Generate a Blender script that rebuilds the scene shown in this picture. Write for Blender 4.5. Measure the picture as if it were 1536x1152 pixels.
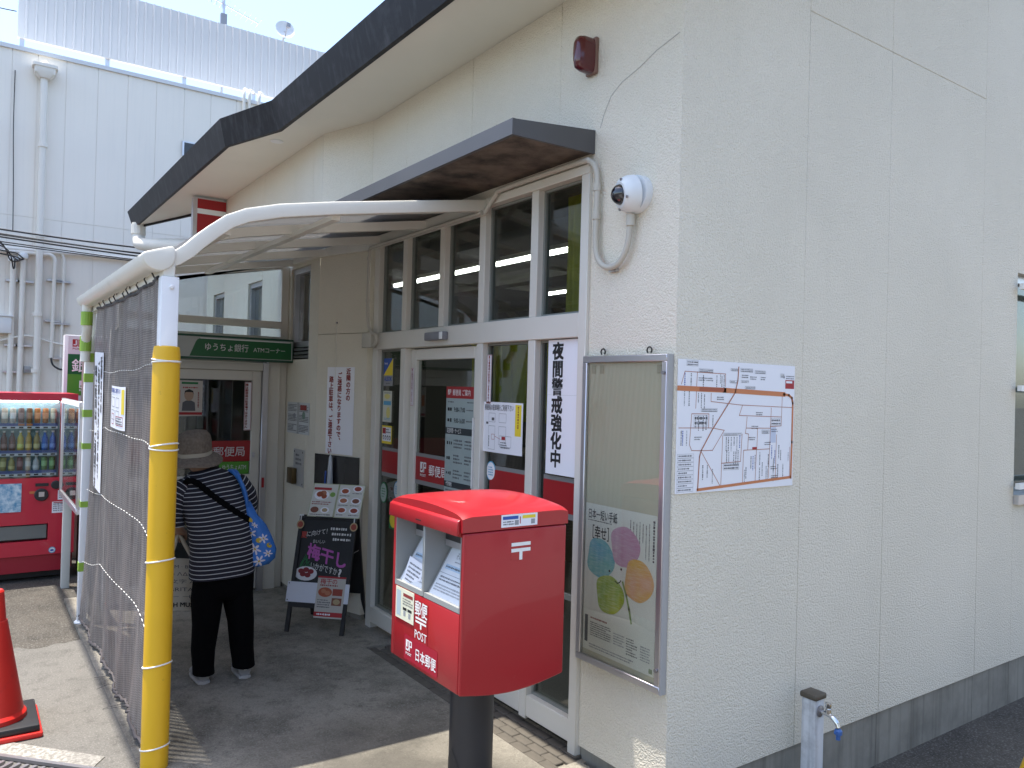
import bpy, bmesh, math, random
from mathutils import Vector, Matrix
for o in list(bpy.data.objects): bpy.data.objects.remove(o)
SC = bpy.context.scene
COL = SC.collection
R = math.radians
# ------------------------------------------------------------------ camera
cam = bpy.data.cameras.new('camera'); camo = bpy.data.objects.new('camera', cam); COL.objects.link(camo)
cam.sensor_fit = 'HORIZONTAL'; cam.sensor_width = 36.0
cam.lens = 36.0 * 1171.1 / 1536.0
cam.clip_start = 0.05; cam.clip_end = 3000
rx, ux, fx = Vector((0.57406, 0.81838, 0.02676)), Vector((-0.00842, -0.02677, 0.99961)), Vector((-0.81877, 0.57406, 0.00848))
mc = Matrix(((rx.x, ux.x, -fx.x, 2.2203), (rx.y, ux.y, -fx.y, -2.3669), (rx.z, ux.z, -fx.z, 1.68), (0, 0, 0, 1)))
camo.matrix_world = mc
SC.camera = camo
# ------------------------------------------------------------------ sky and sun
SUN = Vector((0.88, 1.0, -6.7)).normalized()
elev = math.asin(-SUN.z)
w = bpy.data.worlds.new('World'); SC.world = w; w.use_nodes = True
nt = w.node_tree; nt.nodes.clear()
wo = nt.nodes.new('ShaderNodeOutputWorld'); bg = nt.nodes.new('ShaderNodeBackground'); sk = nt.nodes.new('ShaderNodeTexSky')
sk.sky_type = 'NISHITA'; sk.sun_disc = False; sk.sun_elevation = elev; sk.sun_rotation = math.atan2(-SUN.x, -SUN.y)
sk.air_density = 1.0; sk.dust_density = 1.8; sk.ozone_density = 1.0
bg.inputs[1].default_value = 0.15
nt.links.new(sk.outputs[0], bg.inputs[0]); nt.links.new(bg.outputs[0], wo.inputs[0])
sl = bpy.data.lights.new('sun', 'SUN'); sl.energy = 3.0; sl.angle = R(0.53); sl.color = (1.0, 0.94, 0.85)
so = bpy.data.objects.new('sun', sl); COL.objects.link(so); so.rotation_euler = SUN.to_track_quat('-Z', 'Y').to_euler(); so.location = (-3, -3, 20)
SC.view_settings.view_transform = 'Standard'; SC.view_settings.look = 'None'
SC.view_settings.exposure = 1.5; SC.view_settings.gamma = 1.0; SC.view_settings.use_curve_mapping = False
SC.render.engine = 'CYCLES'
cy = SC.cycles
cy.use_denoising = True; cy.max_bounces = 7; cy.diffuse_bounces = 4; cy.glossy_bounces = 3; cy.transmission_bounces = 4
cy.transparent_max_bounces = 12; cy.caustics_reflective = False; cy.caustics_refractive = False; cy.sample_clamp_indirect = 8.0
# ------------------------------------------------------------------ materials
def lin(h):
    if isinstance(h, tuple): return h + ((1.0,) if len(h) == 3 else ())
    v = [int(h[i:i+2], 16) / 255 for i in (0, 2, 4)]
    return tuple(c / 12.92 if c <= .04045 else ((c + .055) / 1.055) ** 2.4 for c in v) + (1.0,)
MATS = {}
def new_mat(name):
    m = bpy.data.materials.new(name); m.use_nodes = True; t = m.node_tree; t.nodes.clear()
    MATS[name] = m
    out = t.nodes.new('ShaderNodeOutputMaterial')
    return m, t, out
def N(t, typ, **kw):
    n = t.nodes.new(typ)
    for k, v in kw.items():
        if k == 'ins':
            for a, b in v.items(): n.inputs[a].default_value = b
        else: setattr(n, k, v)
    return n
def noise(t, co, scale, detail=3, rough=.55, sc3=None):
    n = N(t, 'ShaderNodeTexNoise', ins={'Scale': scale, 'Detail': detail, 'Roughness': rough})
    if sc3:
        mp = N(t, 'ShaderNodeMapping'); mp.inputs['Scale'].default_value = sc3
        t.links.new(co, mp.inputs[0]); co = mp.outputs[0]
    t.links.new(co, n.inputs['Vector']); return n.outputs['Fac']
def ramp(t, fac, a, b, ca=(0, 0, 0, 1), cb=(1, 1, 1, 1)):
    n = N(t, 'ShaderNodeValToRGB'); n.color_ramp.elements[0].position = a; n.color_ramp.elements[1].position = b
    n.color_ramp.elements[0].color = ca; n.color_ramp.elements[1].color = cb
    t.links.new(fac, n.inputs[0]); return n.outputs[0]
def mixc(t, fac, a, b, typ='MIX'):
    n = N(t, 'ShaderNodeMix', data_type='RGBA', blend_type=typ)
    for s, v in ((n.inputs[0], fac), (n.inputs[6], a), (n.inputs[7], b)):
        if hasattr(v, 'default_value') or hasattr(v, 'is_output'): t.links.new(v, s)
        else: s.default_value = v
    return n.outputs[2]
def M(name, col, rough=.5, metal=0, bump=None, var=None, dirt=None, coat=0, spec=.5, emit=0, streak=None):
    """bump=(scale,strength,dist) var=(scale,amount) dirt=(scale,lo,hi,col,amount) streak=(col,amount)"""
    if name in MATS: return MATS[name]
    m, t, out = new_mat(name)
    p = N(t, 'ShaderNodeBsdfPrincipled', ins={'Roughness': rough, 'Metallic': metal, 'Specular IOR Level': spec, 'Coat Weight': coat})
    co = N(t, 'ShaderNodeTexCoord').outputs['Object']
    c = lin(col); cur = c
    if var:
        f = noise(t, co, var[0], 4)
        k = var[1]
        f2 = ramp(t, f, .25, .75, (1-k, 1-k, 1-k, 1), (1+k*.6, 1+k*.6, 1+k*.6, 1))
        cur = mixc(t, 1.0, c, f2, 'MULTIPLY')
    if dirt:
        f = ramp(t, noise(t, co, dirt[0], 6, .65), dirt[1], dirt[2], (0, 0, 0, 1), (dirt[4],)*3 + (1,))
        cur = mixc(t, f, cur, lin(dirt[3]))
    if streak:
        f = ramp(t, noise(t, co, 1.0, 5, .6, (22, 22, .9)), .5, .72, (0, 0, 0, 1), (streak[1],)*3 + (1,))
        cur = mixc(t, f, cur, lin(streak[0]))
    if hasattr(cur, 'is_output'): t.links.new(cur, p.inputs['Base Color'])
    else: p.inputs['Base Color'].default_value = cur
    if emit:
        p.inputs['Emission Color'].default_value = c; p.inputs['Emission Strength'].default_value = emit
    if bump:
        b = N(t, 'ShaderNodeBump', ins={'Strength': bump[1], 'Distance': bump[2]})
        t.links.new(noise(t, co, bump[0], 3), b.inputs['Height']); t.links.new(b.outputs[0], p.inputs['Normal'])
    t.links.new(p.outputs[0], out.inputs[0])
    return m
def glass_mat(name, tint=(.9, .93, .92), strength=1.0):
    m, t, out = new_mat(name)
    tr = N(t, 'ShaderNodeBsdfTransparent'); tr.inputs[0].default_value = tint + (1,)
    gl = N(t, 'ShaderNodeBsdfGlossy'); gl.inputs['Roughness'].default_value = 0.0; gl.inputs[0].default_value = (1, 1, 1, 1)
    lw = N(t, 'ShaderNodeLayerWeight'); lw.inputs[0].default_value = .5
    pw = N(t, 'ShaderNodeMath', operation='POWER'); pw.inputs[1].default_value = 4.0; t.links.new(lw.outputs['Facing'], pw.inputs[0])
    mu = N(t, 'ShaderNodeMath', operation='MULTIPLY_ADD'); mu.inputs[1].default_value = .8 * strength; mu.inputs[2].default_value = .03 * strength; mu.use_clamp = True
    fr = pw
    mx = N(t, 'ShaderNodeMixShader')
    t.links.new(fr.outputs[0], mu.inputs[0]); t.links.new(mu.outputs[0], mx.inputs[0]); t.links.new(tr.outputs[0], mx.inputs[1]); t.links.new(gl.outputs[0], mx.inputs[2])
    t.links.new(mx.outputs[0], out.inputs[0]); return m
def stucco_mat(name, col, grain, strength, dist):
    m, t, out = new_mat(name)
    p = N(t, 'ShaderNodeBsdfPrincipled', ins={'Roughness': .75, 'Specular IOR Level': .35})
    co = N(t, 'ShaderNodeTexCoord').outputs['Object']
    big = ramp(t, noise(t, co, .9, 5, .6), .3, .75, (.93, .93, .92, 1), (1.03, 1.03, 1.03, 1))
    c = mixc(t, 1.0, lin(col), big, 'MULTIPLY')
    st = ramp(t, noise(t, co, 1.0, 6, .6, (7, 7, .6)), .6, .9, (0, 0, 0, 1), (.10, .10, .10, 1))
    c = mixc(t, st, c, lin((.36, .34, .29)))
    n1 = noise(t, co, grain, 2, .5)
    gr = ramp(t, n1, .3, .6, (.90, .90, .89, 1), (1.0, 1.0, 1.0, 1))
    c = mixc(t, 1.0, c, gr, 'MULTIPLY')
    t.links.new(c, p.inputs['Base Color'])
    v = N(t, 'ShaderNodeTexVoronoi', feature='SMOOTH_F1', ins={'Scale': grain * .9, 'Smoothness': .6, 'Randomness': 1.0}); t.links.new(co, v.inputs['Vector'])
    ad = N(t, 'ShaderNodeMath', operation='SUBTRACT'); t.links.new(n1, ad.inputs[0]); t.links.new(v.outputs['Distance'], ad.inputs[1])
    b = N(t, 'ShaderNodeBump', ins={'Strength': strength, 'Distance': dist}); t.links.new(ad.outputs[0], b.inputs['Height'])
    t.links.new(b.outputs[0], p.inputs['Normal']); t.links.new(p.outputs[0], out.inputs[0]); return m
def ground_mat(name, base, dark, lightc, grain, stain_lo, stain_hi, stain, speck=.5, mould_shade=None):
    m, t, out = new_mat(name)
    p = N(t, 'ShaderNodeBsdfPrincipled', ins={'Roughness': .88, 'Specular IOR Level': .3})
    co = N(t, 'ShaderNodeTexCoord').outputs['Object']
    big = ramp(t, noise(t, co, 1.6, 7, .68), stain_lo, stain_hi, (0, 0, 0, 1), (stain,)*3 + (1,))
    c = mixc(t, big, lin(base), lin(dark))
    mid = ramp(t, noise(t, co, 9, 6, .7), .50, .70, (0, 0, 0, 1), (.55, .55, .55, 1))
    c = mixc(t, mid, c, lin(dark))
    g = noise(t, co, grain, 2, .6)
    sp = ramp(t, g, .52, .68, (0, 0, 0, 1), (speck,)*3 + (1,))
    c = mixc(t, sp, c, lin(lightc))
    sd = ramp(t, noise(t, co, grain * .8, 2, .6), .3, .44, (speck,)*3 + (1,), (0, 0, 0, 1))
    c = mixc(t, sd, c, lin(dark))
    if mould_shade:       # ragged mouldy patch, also painted shade to dim sunlit apron: centre, radius, colour
        vd = N(t, 'ShaderNodeVectorMath', operation='DISTANCE'); vd.inputs[1].default_value = mould_shade[0]; t.links.new(co, vd.inputs[0])
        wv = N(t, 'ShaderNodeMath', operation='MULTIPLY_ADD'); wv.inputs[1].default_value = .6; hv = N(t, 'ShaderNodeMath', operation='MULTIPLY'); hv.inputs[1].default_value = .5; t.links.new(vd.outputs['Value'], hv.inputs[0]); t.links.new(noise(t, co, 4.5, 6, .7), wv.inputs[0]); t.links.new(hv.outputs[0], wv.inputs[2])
        c = mixc(t, ramp(t, wv.outputs[0], mould_shade[1], mould_shade[1] + .28, (.82, .82, .82, 1), (0, 0, 0, 1)), c, lin(mould_shade[2]))
    t.links.new(c, p.inputs['Base Color'])
    b = N(t, 'ShaderNodeBump', ins={'Strength': .5, 'Distance': .004}); t.links.new(g, b.inputs['Height'])
    t.links.new(b.outputs[0], p.inputs['Normal']); t.links.new(p.outputs[0], out.inputs[0]); return m
stucco = stucco_mat('stucco', (.785, .728, .612), 145, .85, .0048)
stucco2 = stucco_mat('stucco_fine', (.73, .68, .57), 220, .5, .003)
soffit_m = M('soffit_paint', (.78, .75, .65), .7, var=(1.2, .06))
fascia_m = M('dark_fascia', (.013, .011, .011), .5, spec=.25, dirt=(3, .58, .8, (.10, .10, .105), .4), streak=((.12, .12, .125), .22))
hood_m = M('grey_hood', (.085, .083, .085), .42, var=(3, .1))
hood_under = M('stained_plywood', (.17, .13, .10), .8, dirt=(4.5, .42, .66, (.02, .016, .013), .9), bump=(40, .2, .002))
frame_m = M('window_frame', (.68, .65, .58), .45, var=(2, .05))
frame_dk = M('inner_frame', (.20, .21, .19), .5)
canopy_m = M('canopy_frame', (.80, .78, .70), .38, var=(3, .06), dirt=(7, .6, .85, (.35, .32, .26), .35))
canopy_post = M('canopy_post', (.82, .83, .84), .35)
alu = M('aluminium', (.62, .61, .63), .32, .85, var=(4, .08))
alu_dk = M('aluminium_dark', (.30, .29, .30), .4, .7)
white_p = M('white_plastic', (.80, .80, .78), .4)
paper = M('white_paper', (.82, .82, .86), .6)
paper_c = M('cream_paper', (.74, .72, .62), .6)
paper_g = M('grey_paper', (.56, .58, .58), .6)
ink = M('black_ink', (.012, .012, .013), .6)
ink2 = M('grey_ink', (.10, .10, .11), .6)
ink3 = M('pale_ink', (.30, .31, .33), .6)
redink = M('red_ink', (.36, .02, .025), .6)
brownred = M('maroon_ink', (.26, .035, .03), .6)
blueink = M('blue_ink', (.03, .09, .38), .6)
skyink = M('sky_ink', (.10, .35, .55), .6)
greenink = M('green_ink', (.015, .17, .05), .6)
yelink = M('yellow_ink', (.80, .62, .04), .6)
orink = M('orange_ink', (.58, .19, .06), .6)
post_red = M('postbox_red', (.37, .011, .018), .36, coat=.2, dirt=(30, .66, .78, (.40, .10, .09), .5), var=(2, .06))
jp_red = M('band_red', (.33, .012, .016), .35)
signgreen = M('sign_green', (.006, .11, .028), .35)
signgreen2 = M('sign_bright_green', (.08, .30, .03), .35)
glass = glass_mat('window_glass', (.74, .77, .75), 1.1)
glass2 = glass_mat('screen_glass', (.86, .90, .90), 1.2)
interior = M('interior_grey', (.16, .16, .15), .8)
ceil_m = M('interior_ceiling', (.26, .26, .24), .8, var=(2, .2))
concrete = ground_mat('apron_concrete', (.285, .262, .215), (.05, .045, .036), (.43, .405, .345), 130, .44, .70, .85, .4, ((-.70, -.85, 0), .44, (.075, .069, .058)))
pavement_m = ground_mat('light_concrete', (.145, .138, .124), (.055, .052, .046), (.26, .25, .225), 110, .5, .8, .5, .45)
asphalt = ground_mat('asphalt', (.078, .070, .058), (.022, .020, .017), (.22, .21, .19), 90, .45, .7, .7, .55)
plinth_m = M('plinth_concrete', (.28, .262, .222), .85, dirt=(2.5, .45, .75, (.10, .095, .08), .7), streak=((.10, .09, .072), .6), bump=(60, .3, .002))
paver_m = M('paver', (.105, .092, .074), .85, var=(8, .25), bump=(120, .4, .002))
rubber = M('black_rubber', (.018, .018, .02), .5)
yellow = M('yellow_foam', (.74, .43, .012), .45, var=(3, .06), dirt=(26, .68, .76, (.25, .13, .03), .6), bump=(30, .05, .002))
conered = M('cone_red', (.62, .022, .016), .42, var=(4, .08), dirt=(12, .6, .8, (.25, .02, .02), .5))
chrome = M('chrome', (.7, .7, .7), .12, 1.0)
blackpaint = M('black_paint', (.012, .012, .013), .45)
legblack = M('leg_black', (.02, .021, .026), .42, var=(4, .2))
# ------------------------------------------------------------------ mesh helpers
class MB:
    def __init__(s): s.v = []; s.f = []; s.mi = []; s.uv = {}; s.m = 0
    def add(s, vs, fs):
        b = len(s.v); s.v += [tuple(v) for v in vs]
        for f in fs: s.f.append([b + i for i in f]); s.mi.append(s.m)
        return b
    def box(s, x0, x1, y0, y1, z0, z1):
        vs = [(x, y, z) for z in (z0, z1) for x, y in ((x0, y0), (x1, y0), (x1, y1), (x0, y1))]
        s.add(vs, [(3, 2, 1, 0), (4, 5, 6, 7), (0, 1, 5, 4), (1, 2, 6, 5), (2, 3, 7, 6), (3, 0, 4, 7)]); return s
    def obox(s, O, U, V, W):
        O, U, V, W = map(Vector, (O, U, V, W))
        vs = [O + V * b + U * a + W * c for c in (0, 1) for a, b in ((0, 0), (1, 0), (1, 1), (0, 1))]
        fs = [(3, 2, 1, 0), (4, 5, 6, 7), (0, 1, 5, 4), (1, 2, 6, 5), (2, 3, 7, 6), (3, 0, 4, 7)]
        if U.cross(V).dot(W) < 0: fs = [f[::-1] for f in fs]
        s.add(vs, fs); return s
    def prism(s, poly, d):
        """poly: list of 3D points, extruded by vector d"""
        d = Vector(d); n = len(poly); P = [Vector(p) for p in poly]
        nr = Vector((0, 0, 0))
        for i in range(n): nr += P[i].cross(P[(i+1) % n])
        if nr.dot(d) < 0: P.reverse()
        s.add(P + [p + d for p in P], [tuple(range(n-1, -1, -1)), tuple(range(n, 2*n))] + [(i, (i+1) % n, n + (i+1) % n, n + i) for i in range(n)]); return s
    def tube(s, pts, r, n=10, cap=True, closed=False):
        P = [Vector(p) for p in pts]; k = len(P); rr = r if isinstance(r, (list, tuple)) else [r] * k
        up = None; rings = []
        for i in range(k):
            if closed: t = (P[(i+1) % k] - P[i-1])
            else: t = (P[min(i+1, k-1)] - P[max(i-1, 0)])
            t = t.normalized() if t.length > 1e-9 else Vector((0, 0, 1))
            if up is None:
                a = Vector((0, 0, 1)) if abs(t.z) < .9 else Vector((1, 0, 0)); up = (a - t * a.dot(t)).normalized()
            else: up = (up - t * up.dot(t)).normalized()
            sd = t.cross(up)
            rings.append([P[i] + (up * math.cos(2*math.pi*j/n) + sd * math.sin(2*math.pi*j/n)) * rr[i] for j in range(n)])
        vs = [v for g in rings for v in g]; fs = []
        for i in range(k if closed else k-1):
            a, b = i * n, ((i+1) % k) * n
            for j in range(n): fs.append((a+j, a+(j+1) % n, b+(j+1) % n, b+j))
        if cap and not closed: fs += [tuple(range(n-1, -1, -1)), tuple(range((k-1)*n, k*n))]
        s.add(vs, fs); return s
    def lathe(s, prof, c, n=20, axis=(0, 0, 1), cap=True):
        ax = Vector(axis).normalized(); a = Vector((0, 0, 1)) if abs(ax.z) < .9 else Vector((1, 0, 0))
        u = (a - ax * a.dot(ax)).normalized(); v = ax.cross(u); c = Vector(c)
        vs = [c + ax * h + (u * math.cos(2*math.pi*j/n) + v * math.sin(2*math.pi*j/n)) * r for r, h in prof for j in range(n)]
        fs = [(i*n+j, i*n+(j+1) % n, (i+1)*n+(j+1) % n, (i+1)*n+j) for i in range(len(prof)-1) for j in range(n)]
        if cap: fs += [tuple(range(n-1, -1, -1)), tuple(range((len(prof)-1)*n, len(prof)*n))]
        s.add(vs, fs); return s
    def grid(s, fn, nu, nv, uvfn=None):
        vs = [fn(i / nu, j / nv) for j in range(nv+1) for i in range(nu+1)]
        fs = [(j*(nu+1)+i, j*(nu+1)+i+1, (j+1)*(nu+1)+i+1, (j+1)*(nu+1)+i) for j in range(nv) for i in range(nu)]
        b = s.add(vs, fs)
        if uvfn:
            for j in range(nv+1):
                for i in range(nu+1): s.uv[b + j*(nu+1)+i] = uvfn(i / nu, j / nv)
        return s
    def loft(s, rings, n=24, cap=True):
        """rings: (center, right vec, fwd vec, a, b[, power])"""
        vs = []; L = 0; prev = None; b0 = len(s.v)
        for ri, g in enumerate(rings):
            c, u, v, a, b = g[:5]; pw = g[5] if len(g) > 5 else 1.0
            c, u, v = Vector(c), Vector(u).normalized(), Vector(v).normalized()
            if prev is not None: L += (c - prev).length
            prev = c
            for j in range(n):
                th = 2*math.pi*j/n; cc, ss = math.cos(th), math.sin(th)
                cc = math.copysign(abs(cc)**pw, cc); ss = math.copysign(abs(ss)**pw, ss)
                vs.append(c + u * a * cc + v * b * ss); s.uv[b0 + ri*n + j] = (j / n, L)
        k = len(rings)
        fs = [(i*n+j, i*n+(j+1) % n, (i+1)*n+(j+1) % n, (i+1)*n+j) for i in range(k-1) for j in range(n)]
        if cap: fs += [tuple(range(n-1, -1, -1)), tuple(range((k-1)*n, k*n))]
        s.add(vs, fs); return s
    def build(s, name, mats, parent=None, smooth=None, bevel=0, seg=2, kind=None, label=None, category=None, group=None, recalc=False, at=None):
        if not isinstance(mats, (list, tuple)): mats = [mats]
        me = bpy.data.meshes.new(name)
        off = Vector((0, 0, 0))
        if parent is not None:
            r = parent
            while r.parent: r = r.parent
            off = Vector(r['_o'])
        elif at is not None: off = Vector(at)
        elif s.v:
            xs, ys, zs = zip(*s.v); off = Vector(((min(xs)+max(xs))/2, (min(ys)+max(ys))/2, min(zs)))
        me.from_pydata([tuple(Vector(v) - off) for v in s.v], [], s.f)
        for m in mats: me.materials.append(m)
        me.polygons.foreach_set('material_index', s.mi)
        if s.uv:
            ul = me.uv_layers.new(name='UVMap')
            for lp in me.loops: ul.data[lp.index].uv = s.uv.get(lp.vertex_index, (0, 0))
        if bevel or recalc:
            bm = bmesh.new(); bm.from_mesh(me)
            if recalc: bmesh.ops.recalc_face_normals(bm, faces=bm.faces)
            if bevel: bmesh.ops.bevel(bm, geom=[e for e in bm.edges if e.is_manifold and e.calc_face_angle(0) > .5], offset=bevel, segments=seg, profile=.5, affect='EDGES', clamp_overlap=True)
            bm.to_mesh(me); bm.free()
            if smooth is None: smooth = 40
        if smooth:
            me.shade_smooth(); me.set_sharp_from_angle(angle=R(smooth))
        me.update()
        o = bpy.data.objects.new(name, me); COL.objects.link(o)
        if parent is not None: o.parent = parent
        else: o.location = off; o['_o'] = tuple(off)
        tag(o, label, category, group, kind)
        return o
def tag(o, label=None, category=None, group=None, kind=None):
    if label: o['label'] = label
    if category: o['category'] = category
    if group: o['group'] = group
    if kind: o['kind'] = kind
    return o
def thing(name, label, category, at, group=None):
    o = bpy.data.objects.new(name, None); COL.objects.link(o); o.location = at; o['_o'] = tuple(at); o.empty_display_size = .1
    return tag(o, label, category, group)
_glyph = {}
def glyphs(txt, bold=0.0):
    k = (txt, bold)
    if k not in _glyph:
        c = bpy.data.curves.new('glyph', 'FONT'); c.body = txt; c.size = 1; c.resolution_u = 2
        o = bpy.data.objects.new('glyph', c); me = o.to_mesh()
        V0 = [(v.co.x, v.co.y) for v in me.vertices]; F0 = [tuple(p.vertices) for p in me.polygons]
        VV, FF = [], []
        for q, (sx, sy) in enumerate([(0, 0)] if bold < .004 else [(bold, bold), (-bold, bold), (bold, -bold), (-bold, -bold)]):
            FF += [tuple(i + len(VV) for i in f) for f in F0]; VV += [(x + sx, y + sy, q) for x, y in V0] if bold >= .004 else [(x, y, 0) for x, y in V0]
        _glyph[k] = (VV, FF)
        o.to_mesh_clear(); bpy.data.objects.remove(o); bpy.data.curves.remove(c)
    return _glyph[k]
class Sheet:
    """A thin printed sheet: O top-left corner, U to the right, V downwards (seen from its front)."""
    def __init__(s, O, U, V, w, h, mat, thick=.0015):
        s.O, s.U, s.V = Vector(O), Vector(U).normalized(), Vector(V).normalized(); s.Nn = s.V.cross(s.U).normalized()
        s.w, s.h, s.mat, s.th = w, h, mat, thick; s.mb = MB(); s.mats = []; s.map = None; s.sx = s.sy = 1.0
    def mid(s, m):
        if m not in s.mats: s.mats.append(m)
        return s.mats.index(m)
    def P(s, x, y, l):
        if s.map: return s.map(x, y, l)
        return s.O + s.U * (x * s.sx) + s.V * (y * s.sy) + s.Nn * (s.th + .0005 * l)
    def poly(s, pts, mat, l=1):
        s.mb.m = s.mid(mat); s.mb.add([s.P(x, y, l) for x, y in pts], [tuple(range(len(pts)))][:1])
    def rect(s, x, y, w, h, mat, l=1): s.poly([(x, y), (x, y+h), (x+w, y+h), (x+w, y)], mat, l)
    def frame(s, x, y, w, h, t, mat, l=1):
        s.rect(x, y, w, t, mat, l); s.rect(x, y+h-t, w, t, mat, l); s.rect(x, y+t, t, h-2*t, mat, l); s.rect(x+w-t, y+t, t, h-2*t, mat, l)
    def line(s, pts, t, mat, l=1):
        for (x0, y0), (x1, y1) in zip(pts, pts[1:]):
            d = math.hypot(x1-x0, y1-y0) or 1e-6; nx, ny = -(y1-y0)/d*t/2, (x1-x0)/d*t/2; ex, ey = (x1-x0)/d*t/2, (y1-y0)/d*t/2
            s.poly([(x0-ex+nx, y0-ey+ny), (x1+ex+nx, y1+ey+ny), (x1+ex-nx, y1+ey-ny), (x0-ex-nx, y0-ey-ny)][::-1], mat, l)
    def ell(s, cx, cy, rx_, ry_, mat, l=1, n=20, rot=0):
        c, q = math.cos(rot), math.sin(rot)
        s.poly([(cx + rx_*math.cos(a)*c - ry_*math.sin(a)*q, cy + rx_*math.cos(a)*q + ry_*math.sin(a)*c) for a in [-2*math.pi*i/n for i in range(n)]], mat, l)
    def text(s, x, y, size, txt, mat, l=2, bold=.012, vertical=False, align='L', width=None, skew=0, rise=0):
        """x,y: left baseline-top of the first line box; size = em"""
        s.mb.m = s.mid(mat)
        if vertical:
            for i, ch in enumerate(txt):
                vs, fs = glyphs(ch, bold)
                if ch in '、。': dx, dy = size*.6, -size*.6
                else: dx = dy = 0
                if ch in 'ー': s.mb.add([s.P(x + (.86 - gy)*size + size*-.0, y + i*size + gx*size, l + gl*.12) for gx, gy, gl in vs], [f for f in fs])
                else: s.mb.add([s.P(x + gx*size + dx, y + i*size + (.86-gy)*size + dy, l + gl*.12) for gx, gy, gl in vs], fs)
            return
        vs, fs = glyphs(txt, bold)
        if not vs: return
        tw = max(v[0] for v in vs); k = size if width is None else width / tw
        ox = x - (tw*k/2 if align == 'C' else tw*k if align == 'R' else 0)
        s.mb.add([s.P(ox + gx*k, y + (.86-gy)*size - gx*k*rise, l + gl*.12) for gx, gy, gl in vs], fs)
    def greek(s, x, y, w, h, rows, mat, l=1, seed=0, vertical=False, fill=.6):
        rn = random.Random(seed); s.mb.m = s.mid(mat)
        L, Wd = (h, w) if vertical else (w, h)
        pitch = Wd / rows; g = pitch * fill
        for r in range(rows):
            a = 0; end = L * (rn.uniform(.6, 1) if rn.random() < .35 else 1)
            while a < end - g*.3:
                b = min(end, a + g * rn.uniform(.45, 1.0)); q = rn.uniform(.6, 1.0) * g; o = r*pitch + (pitch-q)/2
                if vertical: s.rect(x + o, y + a, q, b-a, mat, l)
                else: s.rect(x + a, y + o, b-a, q, mat, l)
                a = b + g * rn.uniform(.15, .5)
    def done(s, name, label=None, category=None, parent=None, group=None, part_label=None):
        base = MB()
        if s.map:
            nu = 10; base.grid(lambda a, b: s.map(a*s.w, (1-b)*s.h, 0), nu, nu); 
        else: base.obox(s.O, s.U * s.w, s.V * s.h, s.Nn * s.th)
        if parent is not None and parent.parent is not None and s.mb.v:      # a part of a part: one mesh
            base.m = 0; k = len(base.v); base.v += s.mb.v; base.f += [[i + k for i in f] for f in s.mb.f]; base.mi += [i + 1 for i in s.mb.mi]
            return base.build(name, [s.mat] + s.mats, parent, label=part_label)
        o = base.build(name, s.mat, parent, label=label or part_label, category=category, group=group)
        if s.mb.v: s.mb.build('printing', s.mats, o)
        return o
XF = (1, 0, 0); ZD = (0, 0, -1)     # facade sheets read left to right along +x, right wall along +y
def fsheet(x0, x1, z0, z1, y, mat, **k): return Sheet((x0, y, z1), XF, ZD, x1-x0, z1-z0, mat, **k)
def jp_logo(s, x, y, h, mat, l=2, word=None):
    """the white square-cut J with a P beside it"""
    q = h
    s.poly([(x, y), (x, y+q), (x+q*.5, y+q), (x+q*.62, y+q*.85), (x+q*.62, y)], mat, l)
    bgm = s.logo_bg
    s.poly([(x+q*.36, y+q*.12), (x+q*.36, y+q*.66), (x+q*.12, y+q*.66), (x+q*.12, y+q*.82), (x+q*.42, y+q*.82), (x+q*.52, y+q*.7), (x+q*.52, y+q*.12)], bgm, l+1)
    s.frame(x+q*.68, y, q*.5, q*.58, q*.13, mat, l); s.rect(x+q*.68, y+q*.58, q*.13, q*.42, mat, l)
    if word: s.text(x, y+q*1.1, q*.34, word, mat, l, width=q*1.15)
# ================================================================== SETTING
def sst(t): t = max(0., min(1., t)); return t*t*(3-2*t)
def gz(x, y): return -.02 - .205 * sst((y + .55) / 1.9) * sst((x + 1.0) / 1.0)
xs = [-400, -120, -40, -20, -12, -9, -7] + [-6 + .5*i for i in range(10)] + [-1 + .1*i for i in range(31)] + [2.5, 3, 4, 6, 10, 20, 60, 400]
ys = [-400, -120, -40, -15, -8, -5, -4, -3, -2] + [-1 + .1*i for i in range(31)] + [2.5, 3, 4, 6, 9, 14, 30, 120, 400]
g = MB(); nx = len(xs)
g.add([(x, y, gz(x, y)) for y in ys for x in xs], [(j*nx+i, j*nx+i+1, (j+1)*nx+i+1, (j+1)*nx+i) for j in range(len(ys)-1) for i in range(nx-1)])
g.build('ground', asphalt, kind='structure', smooth=60, at=(0, 0, 0))
# light concrete pavement left of the screen, apron under the canopy
pv = MB().prism(([(-3.72, -4.2, 0), (1.4, -4.2, 0), (1.4, -1.705, 0), (-3.5, -1.69, 0)] + [(-3.5 + .06*math.sin(.45*i) + .025*math.sin(1.7*i+1) + .012*math.sin(2.9*i), -1.75 - .05*i, 0) for i in range(45)])[::-1], (0, 0, -.12)).build('pavement', pavement_m, kind='structure', at=(0, 0, 0))
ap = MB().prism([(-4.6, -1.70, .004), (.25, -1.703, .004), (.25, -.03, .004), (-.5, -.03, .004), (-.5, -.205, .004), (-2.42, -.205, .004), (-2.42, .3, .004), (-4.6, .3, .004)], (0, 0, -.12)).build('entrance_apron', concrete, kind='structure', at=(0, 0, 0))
random.seed(4)
pm = MB().box(-.055, .055, -.027, .027, -.03, .0); pmesh = None
def paver(x, y, rot):
    global pmesh
    if pmesh is None:
        o = pm.build('paver', paver_m, ap, bevel=.004, seg=1); pmesh = o.data
    else: o = bpy.data.objects.new('paver', pmesh); COL.objects.link(o); o.parent = ap
    o.location = (x, y, .004 + random.uniform(-.003, .001)); o.rotation_euler = (random.uniform(-.01, .01), random.uniform(-.01, .01), rot + random.uniform(-.01, .01))
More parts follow.
